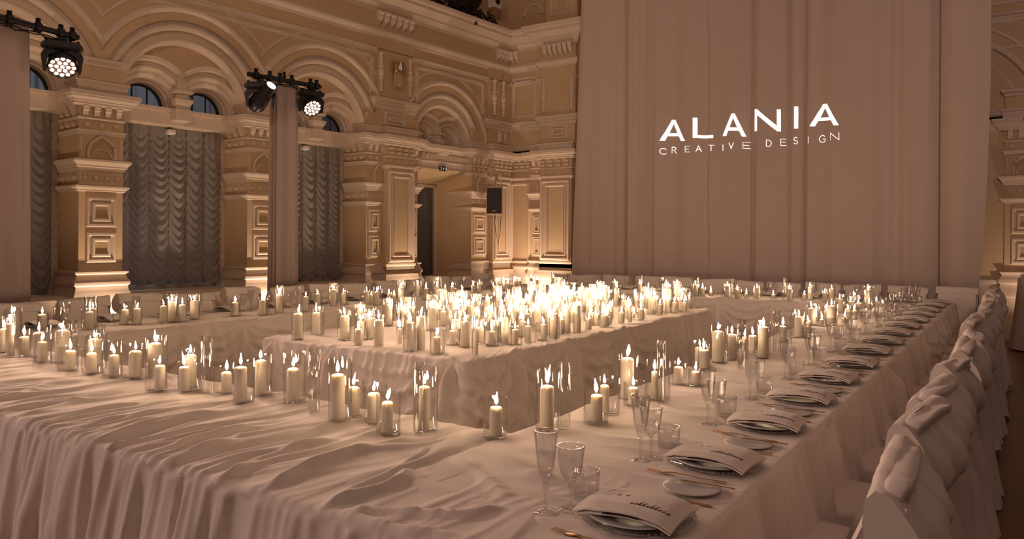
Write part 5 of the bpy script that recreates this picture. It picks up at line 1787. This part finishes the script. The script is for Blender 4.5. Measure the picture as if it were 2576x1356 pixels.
# table, zoom key, vase centre x, base y, vase width, vase top y, candle centre x, candle width, candle shoulder y (0 = tube without candle)
SEEN = [
 # front table
 ('F', 'a', 722, 1070, 215, 790, 748, 105, 845), ('F', 'a', 995, 1105, 220, 825, 992, 105, 875), ('F', 'a', 1233, 1140, 210, 755, 1250, 110, 915),
 ('F', 'a', 1465, 1155, 240, 775, 1498, 133, 855), ('F', 'a', 1722, 1130, 250, 685, 1706, 153, 765), ('F', 'a', 1732, 1300, 236, 970, 1772, 115, 1020),
 ('F', 'a', 2110, 1250, 240, 830, 2120, 136, 892), ('F', 'a', 2112, 1312, 255, 985, 2050, 110, 1035), ('F', 'a', 645, 972, 215, 545, 658, 153, 615),
 ('F', 'a', 395, 900, 195, 590, 392, 112, 640), ('F', 'a', 440, 965, 180, 650, 435, 100, 745), ('F', 'a', 806, 900, 100, 485, 0, 0, 0),
 ('F', 'a', 1040, 1020, 228, 655, 1020, 125, 720), ('F', 'a', 224, 890, 150, 600, 225, 100, 690), ('F', 'a', 1325, 930, 100, 545, 0, 0, 0),
 ('F', 'a', 10, 860, 120, 470, 12, 90, 600), ('F', 'a', 102, 895, 100, 420, 100, 74, 520), ('F', 'a', 100, 800, 180, 345, 85, 80, 420),
 ('F', 'b', 157, 1310, 118, 675, 0, 0, 0), ('F', 'b', 332, 1320, 215, 1030, 376, 116, 1100), ('F', 'b', 570, 1430, 238, 965, 526, 140, 1035),
 ('F', 'b', 790, 1350, 220, 905, 766, 128, 980), ('F', 'b', 1150, 1424, 262, 860, 1133, 140, 1060), ('F', 'b', 1388, 1537, 126, 815, 0, 0, 0),
 ('F', 'b', 1672, 1700, 268, 990, 1644, 155, 1200), ('F', 'b', 1855, 1590, 190, 1190, 1820, 130, 1280), ('F', 'f', 968, 410, 195, 88, 955, 104, 158),
 ('F', 'f', 1078, 482, 205, 145, 1068, 98, 218), ('F', 'f', 1390, 470, 210, -55, 1378, 92, 112), ('F', 'f', 1350, 485, 80, -118, 0, 0, 0), ('F', 'f', 2195, 562, 210, 210, 2203, 103, 285),
 # aisle table
 ('R', 'g', 244, 555, 183, 95, 238, 103, 240), ('R', 'g', 352, 545, 58, 72, 0, 0, 0), ('R', 'g', 600, 505, 190, 240, 605, 85, 298), ('R', 'g', 700, 430, 158, 172, 664, 68, 228), ('R', 'g', 843, 318, 150, -75, 835, 104, 18),
 ('R', 'g', 895, 372, 175, 195, 882, 72, 248), ('R', 'g', 1086, 340, 48, -125, 0, 0, 0), ('R', 'g', 1072, 320, 175, 35, 1044, 52, 122), ('R', 'g', 1232, 205, 118, 42, 1225, 70, 82), ('R', 'g', 1348, 210, 122, 92, 1345, 66, 112),
 ('R', 'd', 1460, 1205, 130, 930, 1462, 108, 998), ('R', 'd', 1182, 1180, 195, 925, 1215, 118, 1008), ('R', 'd', 1688, 1150, 195, 740, 1675, 130, 815), ('R', 'd', 1828, 1115, 145, 770, 1827, 124, 832), ('R', 'd', 1937, 1215, 95, 670, 0, 0, 0),
 ('R', 'd', 1970, 1110, 80, 850, 1965, 50, 875), ('R', 'd', 1539, 1100, 102, 765, 0, 0, 0), ('R', 'd', 1545, 1190, 85, 935, 0, 0, 0), ('R', 'd', 2068, 1065, 130, 800, 2068, 104, 850), ('R', 'd', 2172, 1100, 165, 680, 2198, 115, 755),
 ('R', 'e', 85, 885, 160, 570, 98, 100, 640), ('R', 'e', 217, 862, 75, 480, 0, 0, 0), ('R', 'e', 422, 720, 135, 460, 447, 85, 525), ('R', 'e', 282, 765, 95, 600, 278, 65, 632), ('R', 'e', 580, 605, 110, 405, 567, 74, 448),
 ('R', 'e', 748, 605, 115, 380, 750, 90, 428), ('R', 'e', 868, 590, 60, 525, 868, 44, 542), ('R', 'e', 850, 480, 110, 310, 805, 60, 358), ('R', 'e', 1105, 430, 90, 238, 1095, 60, 270), ('R', 'e', 925, 440, 70, 330, 925, 50, 378),
 ('R', 'e', 1000, 440, 70, 310, 1000, 48, 390), ('R', 'e', 1168, 420, 45, 360, 1168, 36, 375), ('R', 'e', 905, 540, 90, 425, 905, 60, 460), ('R', 'e', 640, 610, 80, 500, 640, 36, 545), ('R', 'e', 515, 720, 60, 550, 510, 46, 580),
 ('R', 'e', 505, 560, 60, 430, 508, 44, 470), ('R', 'e', 860, 420, 80, 300, 852, 46, 330), ('R', 'e', 1100, 460, 60, 360, 1098, 40, 392), ('R', 'e', 965, 500, 60, 425, 965, 36, 450), ('R', 'e', 960, 560, 70, 440, 962, 44, 470), ('R', 'e', 690, 560, 70, 430, 694, 46, 470),
 # window-side table
 ('L', 'a', 456, 582, 118, 405, 450, 90, 428), ('L', 'a', 1001, 545, 142, 210, 1022, 75, 348), ('L', 'a', 968, 592, 145, 360, 990, 90, 405), ('L', 'a', 1400, 528, 140, 325, 1391, 78, 368), ('L', 'a', 1543, 527, 96, 330, 1540, 76, 352),
 ('L', 'a', 1840, 518, 92, 312, 1840, 76, 328), ('L', 'a', 1940, 500, 120, 160, 1944, 92, 272), ('L', 'a', 2048, 498, 92, 300, 2047, 75, 316), ('L', 'a', 2178, 478, 135, 205, 2184, 88, 272),
 ('L', 'b', 490, 430, 118, 240, 484, 66, 280), ('L', 'b', 800, 420, 110, 215, 797, 76, 255), ('L', 'b', 868, 405, 44, 205, 0, 0, 0), ('L', 'b', 995, 405, 100, 97, 990, 74, 200), ('L', 'b', 1296, 378, 92, 185, 1296, 60, 215), ('L', 'b', 1434, 320, 88, 158, 1433, 56, 195),
 ('L', 'b', 1608, 318, 96, 55, 1610, 62, 143), ('L', 'b', 1738, 300, 92, 148, 1726, 52, 180), ('L', 'h', 1158, 1312, 56, 1185, 1156, 38, 1198), ('L', 'h', 1196, 1303, 40, 1215, 1196, 32, 1232), ('L', 'h', 1248, 1312, 80, 1150, 1241, 42, 1200),
 ('L', 'h', 1350, 1302, 40, 1200, 1348, 28, 1220), ('L', 'h', 1396, 1300, 40, 1210, 1395, 30, 1228), ('L', 'h', 1452, 1292, 66, 1100, 1449, 56, 1168), ('L', 'h', 1590, 1255, 70, 1105, 1590, 40, 1152), ('L', 'h', 1664, 1268, 70, 1150, 1664, 42, 1178),
 ('L', 'h', 1760, 1252, 66, 1085, 1757, 36, 1163), ('L', 'h', 1830, 1240, 46, 1150, 1829, 36, 1170), ('L', 'h', 1892, 1232, 50, 1130, 1888, 34, 1156), ('L', 'h', 2067, 1212, 40, 1115, 2066, 34, 1146), ('L', 'h', 2068, 1205, 26, 1065, 0, 0, 0), ('L', 'h', 2122, 1212, 50, 1125, 2121, 34, 1143),
 ('L', 'h', 1975, 1215, 46, 1155, 1974, 34, 1190), ('L', 'c', 1268, 345, 60, 230, 1268, 32, 275), ('L', 'c', 1312, 335, 50, 190, 1308, 34, 230), ('L', 'c', 1385, 330, 60, 155, 1385, 40, 210), ('L', 'c', 1435, 335, 60, 185, 1432, 40, 235), ('L', 'c', 1246, 330, 30, 140, 0, 0, 0),
 ('L', 'c', 1515, 330, 50, 170, 1515, 42, 220), ('L', 'c', 1582, 330, 50, 175, 1577, 42, 220), ('L', 'c', 1702, 300, 48, 125, 1702, 36, 180), ('L', 'c', 1775, 300, 60, 180, 1762, 38, 205), ('L', 'c', 2025, 295, 50, 120, 2024, 38, 190),
 # far table
 ('B', 'd', 288, 330, 70, 238, 290, 32, 262), ('B', 'd', 482, 330, 70, 215, 482, 40, 240), ('B', 'd', 472, 320, 30, 148, 0, 0, 0), ('B', 'd', 775, 335, 76, 228, 776, 42, 242), ('B', 'd', 824, 330, 36, 150, 0, 0, 0), ('B', 'd', 868, 345, 60, 270, 868, 34, 288),
 ('B', 'd', 1157, 335, 70, 225, 1157, 44, 246), ('B', 'd', 1200, 345, 46, 265, 1197, 34, 292), ('B', 'd', 1402, 388, 90, 240, 1402, 46, 265), ('B', 'd', 1432, 380, 34, 165, 0, 0, 0), ('B', 'd', 1490, 388, 70, 280, 1485, 40, 303), ('B', 'd', 1582, 390, 60, 330, 1580, 40, 347),
 ('B', 'd', 1746, 408, 76, 250, 1750, 50, 280), ('B', 'd', 1820, 395, 36, 175, 0, 0, 0), ('B', 'd', 1850, 418, 80, 290, 1832, 50, 320), ('B', 'd', 1988, 408, 66, 335, 1985, 42, 358), ('B', 'd', 2108, 418, 80, 262, 2107, 44, 296),
 ('B', 'e', 182, 358, 58, 305, 182, 36, 320), ('B', 'e', 305, 372, 70, 232, 310, 50, 258), ('B', 'e', 295, 365, 34, 158, 0, 0, 0), ('B', 'e', 477, 370, 50, 305, 477, 36, 325), ('B', 'e', 545, 364, 68, 225, 528, 42, 248), ('B', 'e', 680, 388, 68, 275, 665, 40, 300), ('B', 'e', 828, 340, 70, 240, 829, 42, 268),
 # central table, the rows that show
 ('C', 'c', 308, 1012, 154, 630, 320, 98, 690), ('C', 'c', 625, 1050, 170, 768, 622, 78, 865), ('C', 'c', 805, 945, 170, 742, 803, 72, 788), ('C', 'c', 955, 972, 160, 615, 948, 106, 682), ('C', 'c', 1130, 925, 95, 690, 1128, 64, 742), ('C', 'c', 1248, 955, 175, 690, 1251, 72, 795),
 ('C', 'c', 1425, 935, 150, 572, 1400, 80, 632), ('C', 'c', 1532, 948, 140, 738, 1515, 70, 778), ('C', 'c', 1692, 915, 135, 705, 1658, 66, 742), ('C', 'c', 1825, 888, 140, 685, 1845, 66, 718), ('C', 'c', 1967, 862, 125, 530, 1958, 96, 588), ('C', 'c', 2048, 830, 80, 620, 2048, 66, 662),
 ('C', 'c', 2105, 805, 95, 490, 2105, 82, 545), ('C', 'c', 2225, 800, 90, 455, 2222, 78, 502), ('C', 'c', 440, 1000, 100, 560, 437, 90, 628), ('C', 'b', 1195, 702, 140, 383, 1206, 104, 425), ('C', 'b', 1428, 648, 146, 335, 1408, 95, 402), ('C', 'b', 1730, 705, 160, 368, 1738, 102, 440),
 ('C', 'b', 1897, 758, 95, 560, 1897, 76, 588), ('C', 'b', 1910, 655, 122, 303, 1921, 88, 352), ('C', 'b', 2130, 780, 110, 420, 2125, 90, 475),
 ('C', 'd', 52, 792, 90, 450, 52, 76, 518), ('C', 'd', 190, 762, 75, 590, 190, 60, 630), ('C', 'd', 268, 718, 70, 545, 268, 48, 592), ('C', 'd', 354, 690, 66, 510, 354, 50, 548), ('C', 'd', 416, 690, 66, 485, 416, 50, 528), ('C', 'd', 564, 692, 80, 530, 564, 58, 572), ('C', 'd', 788, 652, 90, 470, 787, 66, 535),
 ('C', 'd', 922, 582, 100, 370, 938, 66, 408), ('C', 'd', 998, 602, 60, 440, 998, 46, 484), ('C', 'd', 1075, 548, 90, 305, 1075, 72, 352), ('C', 'd', 1168, 582, 80, 415, 1167, 48, 464), ('C', 'd', 1292, 572, 84, 400, 1275, 52, 464), ('C', 'd', 1382, 512, 60, 390, 1382, 46, 414), ('C', 'd', 640, 650, 80, 400, 640, 50, 450), ('C', 'd', 700, 640, 40, 560, 700, 34, 590)]

_vm, _cm = {}, {}
def vase_mesh(R, h):
    k = (round(R, 3), round(h / .01))
    if k not in _vm:
        R, h = k[0], k[1] * .01
        b = MB()
        t = .0028 if R > .03 else .0022
        b.lathe((0, 0, 0), [(.001, .0), (R - .003, .0), (R, .003), (R, h * .5), (R, h - .001), (R - t * .5, h), (R - t, h - .001), (R - t, h * .5), (R - t, .012), (R - t - .004, .0085), (.001, .008)], 28)
        _vm[k] = mesh_from('glass_vase', b.v, b.f, M['vase'], radians(50), True)
    return _vm[k]
def candle_mesh(R, h):
    k = (round(R * 500), max(3, round(h / .01)))
    if k not in _cm:
        R, h = k[0] / 500, k[1] * .01
        b = MB()
        b.lathe((0, 0, 0), [(.001, 0), (R * .98, 0), (R, .003), (R, h * .35), (R, h * .7), (R, h - R * .55), (R * .97, h - R * .38), (R * .82, h - R * .18), (R * .45, h - .003), (R * .18, h - .001), (.001, h)], 18)
        _cm[k] = (mesh_from('pillar_candle', b.v, b.f, M['wax'], radians(60), True), h)
    return _cm[k]
b = MB(); b.tube([(0, 0, -.003), (.0005, 0, .006), (.002, .0005, .012)], .0012, 5)
WICK = mesh_from('wick', b.v, b.f, M['wick'])
FLAMES = []
for q, lean in enumerate((0, .10, -.12, .22, -.05)):
    b = MB()
    b.loft([[(r_ * cos(2 * pi * j / 8) + lean * z_ * (z_ / .045), r_ * sin(2 * pi * j / 8), z_) for j in range(8)] for r_, z_ in ((.0008, .0), (.0055, .006), (.0078, .013), (.0072, .022), (.0042, .033), (.0008, .046 + .006 * (q % 3)))])
    FLAMES.append(mesh_from('flame', b.v, b.f, M['flame'], 3.2, True))

PAIRS = []   # table, u, v, vase R, vase h, candle R (0: none), candle h, offset
def limit(tab, u, v):
    e = .055
    if tab == 'F': return (min(u, UR + .0), min(max(v, VF0 + .2), VF1 - e))
    if tab == 'R': return (min(max(u, UR + e), -1.15), v)
    if tab == 'L': return (min(max(u, UL0 + .38), UL1 - e), v)
    if tab == 'B': return (u, min(max(v, VB0 + e), VB0 + .45))
    return (min(max(u, CX0 + e), CX1 - e), min(max(v, CY0 + e), CY1 - e))
for tab, z, vx, vb_, vw, vt, cx_, cw, ct in SEEN:
    ox, oy, sc_ = ZR[z]
    X, Yb, W, Yt = ox + vx / sc_, oy + vb_ / sc_, vw / sc_, oy + vt / sc_
    u, v = bp(X, Yb, TZ + .006)
    D0 = depth(u, v)
    R = min(.062, max(.020, W * D0 / FPX / 2))
    # the seen base line is the near rim of the glass: step back by its radius
    du, dv = -CV, CU
    u, v = limit(tab, u + du * R * .8, v + dv * R * .8)
    D = depth(u, v)
    h = max(.07, HC - TZ - .0 + (HY + ROLL * (X - 1288) - Yt) / FPX * (D - R) + 0)
    h = min(.36, h)
    if cw:
        r = min(R * .86, max(.012, cw / sc_ * D / FPX / 2))
        hc = HC - TZ + (HY + ROLL * (X - 1288) - (oy + ct / sc_)) / FPX * (D - r)
        hc = max(.045, min(hc, h - .005) if h < .30 else hc)
        off = (cx_ - vx) / sc_ * D / FPX
        off = max(-(R - r - .004), min(R - r - .004, off)) if R - r > .005 else 0
    else: r, hc, off = 0, 0, 0
    PAIRS.append([tab, u, v, R, h, r, hc, off])
# every candle of the crowd that fills the central table
r = random.Random(19)
need = 292 - sum(1 for p in PAIRS if p[5])
tries = 0
while need > 0 and tries < 60000:
    tries += 1
    u = r.uniform(CX0 + .10, CX1 - .08); v = CY0 + .12 + (CY1 - CY0 - .2) * r.random() ** .85
    if u < CX0 + .62 and v < 4.6: continue
    kind = r.random()
    if kind < .22: R, h = .021, r.uniform(.20, .30)
    elif kind < .55: R, h = .043, r.choice((.13, .15, .18))
    else: R, h = .048, r.choice((.20, .24, .27, .30))
    if any(p[0] == 'C' and (p[1] - u) ** 2 + (p[2] - v) ** 2 < (p[3] + R + .006) ** 2 for p in PAIRS): continue
    if R < .03: rc_, hc = .011, h * r.uniform(.45, .75)
    else: rc_, hc = r.choice((.024, .027, .030)), h * r.uniform(.55, .88)
    PAIRS.append(['C', u, v, R, h, rc_, hc, r.uniform(-.008, .008)])
    need -= 1
# keep glasses of one table from standing inside each other
for it in range(60):
    moved = False
    for i in range(len(PAIRS)):
        a = PAIRS[i]
        for j in range(i + 1, len(PAIRS)):
            c = PAIRS[j]
            if abs(a[1] - c[1]) > .14 or abs(a[2] - c[2]) > .14: continue
            dx, dy = c[1] - a[1], c[2] - a[2]
            d = sqrt(dx * dx + dy * dy) + 1e-6; mn = a[3] + c[3] + .004
            if d < mn:
                # slide along the line of sight so that the picture keeps its places
                s = 1 if (-CV * dx + CU * dy) >= 0 else -1
                k = (mn - d) * .6
                bu, bv = -CV * s * k * .8 + dx / d * k * .4, CU * s * k * .8 + dy / d * k * .4
                for p, g in ((a, -.5), (c, .5)):
                    p[1], p[2] = limit(p[0], p[1] + bu * g, p[2] + bv * g)
                moved = True
    if not moved: break

TAB = {'F': ('front table', 'from the window end on the front table', lambda p: p[1]), 'R': ('aisle-side table', 'from the near end on the aisle-side table', lambda p: p[2]),
       'L': ('window-side table', 'from the near end on the window-side table', lambda p: p[2]), 'B': ('curtain-side table', 'from the window side on the far table', lambda p: p[1])}
def place(p, where, table):
    tab, u, v, R, h, rc_, hc, off = p
    z = top_z(u, v, R * .7)
    kindv = 'slim' if R < .026 else ('short' if h < .165 else 'tall')
    o = link('glass_vase', vase_mesh(R, h), None, (u, v, z), (0, 0, rnd.uniform(0, 6)))
    tag(o, '%s clear glass cylinder, %s' % (kindv, where), 'vase', 'glass cylinders on the ' + table)
    if rc_:
        me, hq = candle_mesh(rc_, hc)
        kc = 'thin' if rc_ < .016 else ('short' if hc < .11 else 'tall')
        fl = rnd.choice(FLAMES)
        c = link('pillar_candle', me, None, (u + CU * off, v + CV * off, z + .0085), (0, 0, rnd.uniform(0, 6)))
        tag(c, '%s lit ivory candle, %s' % (kc, where), 'candle', 'lit candles on the ' + table)
        link('wick', WICK, c, (0, 0, hq))
        f = link('flame', fl, c, (.0015, 0, hq + .006))
        s = rnd.uniform(.75, 1.05); f.scale = (s, s, s * rnd.uniform(.85, 1.2))
for t in 'FRLB':
    ps = sorted([p for p in PAIRS if p[0] == t], key=TAB[t][2])
    for i, p in enumerate(ps): place(p, ordinal(i) + ' ' + TAB[t][1], TAB[t][0])
cs_ = sorted([p for p in PAIRS if p[0] == 'C'], key=lambda p: p[2])
rows = [cs_[i:i + 11] for i in range(0, len(cs_), 11)]
for ri, row in enumerate(rows):
    row.sort(key=lambda p: p[1])
    for i, p in enumerate(row): place(p, "%s from the window side in central table's %s row" % (ordinal(i), ordinal(ri)), 'central table')
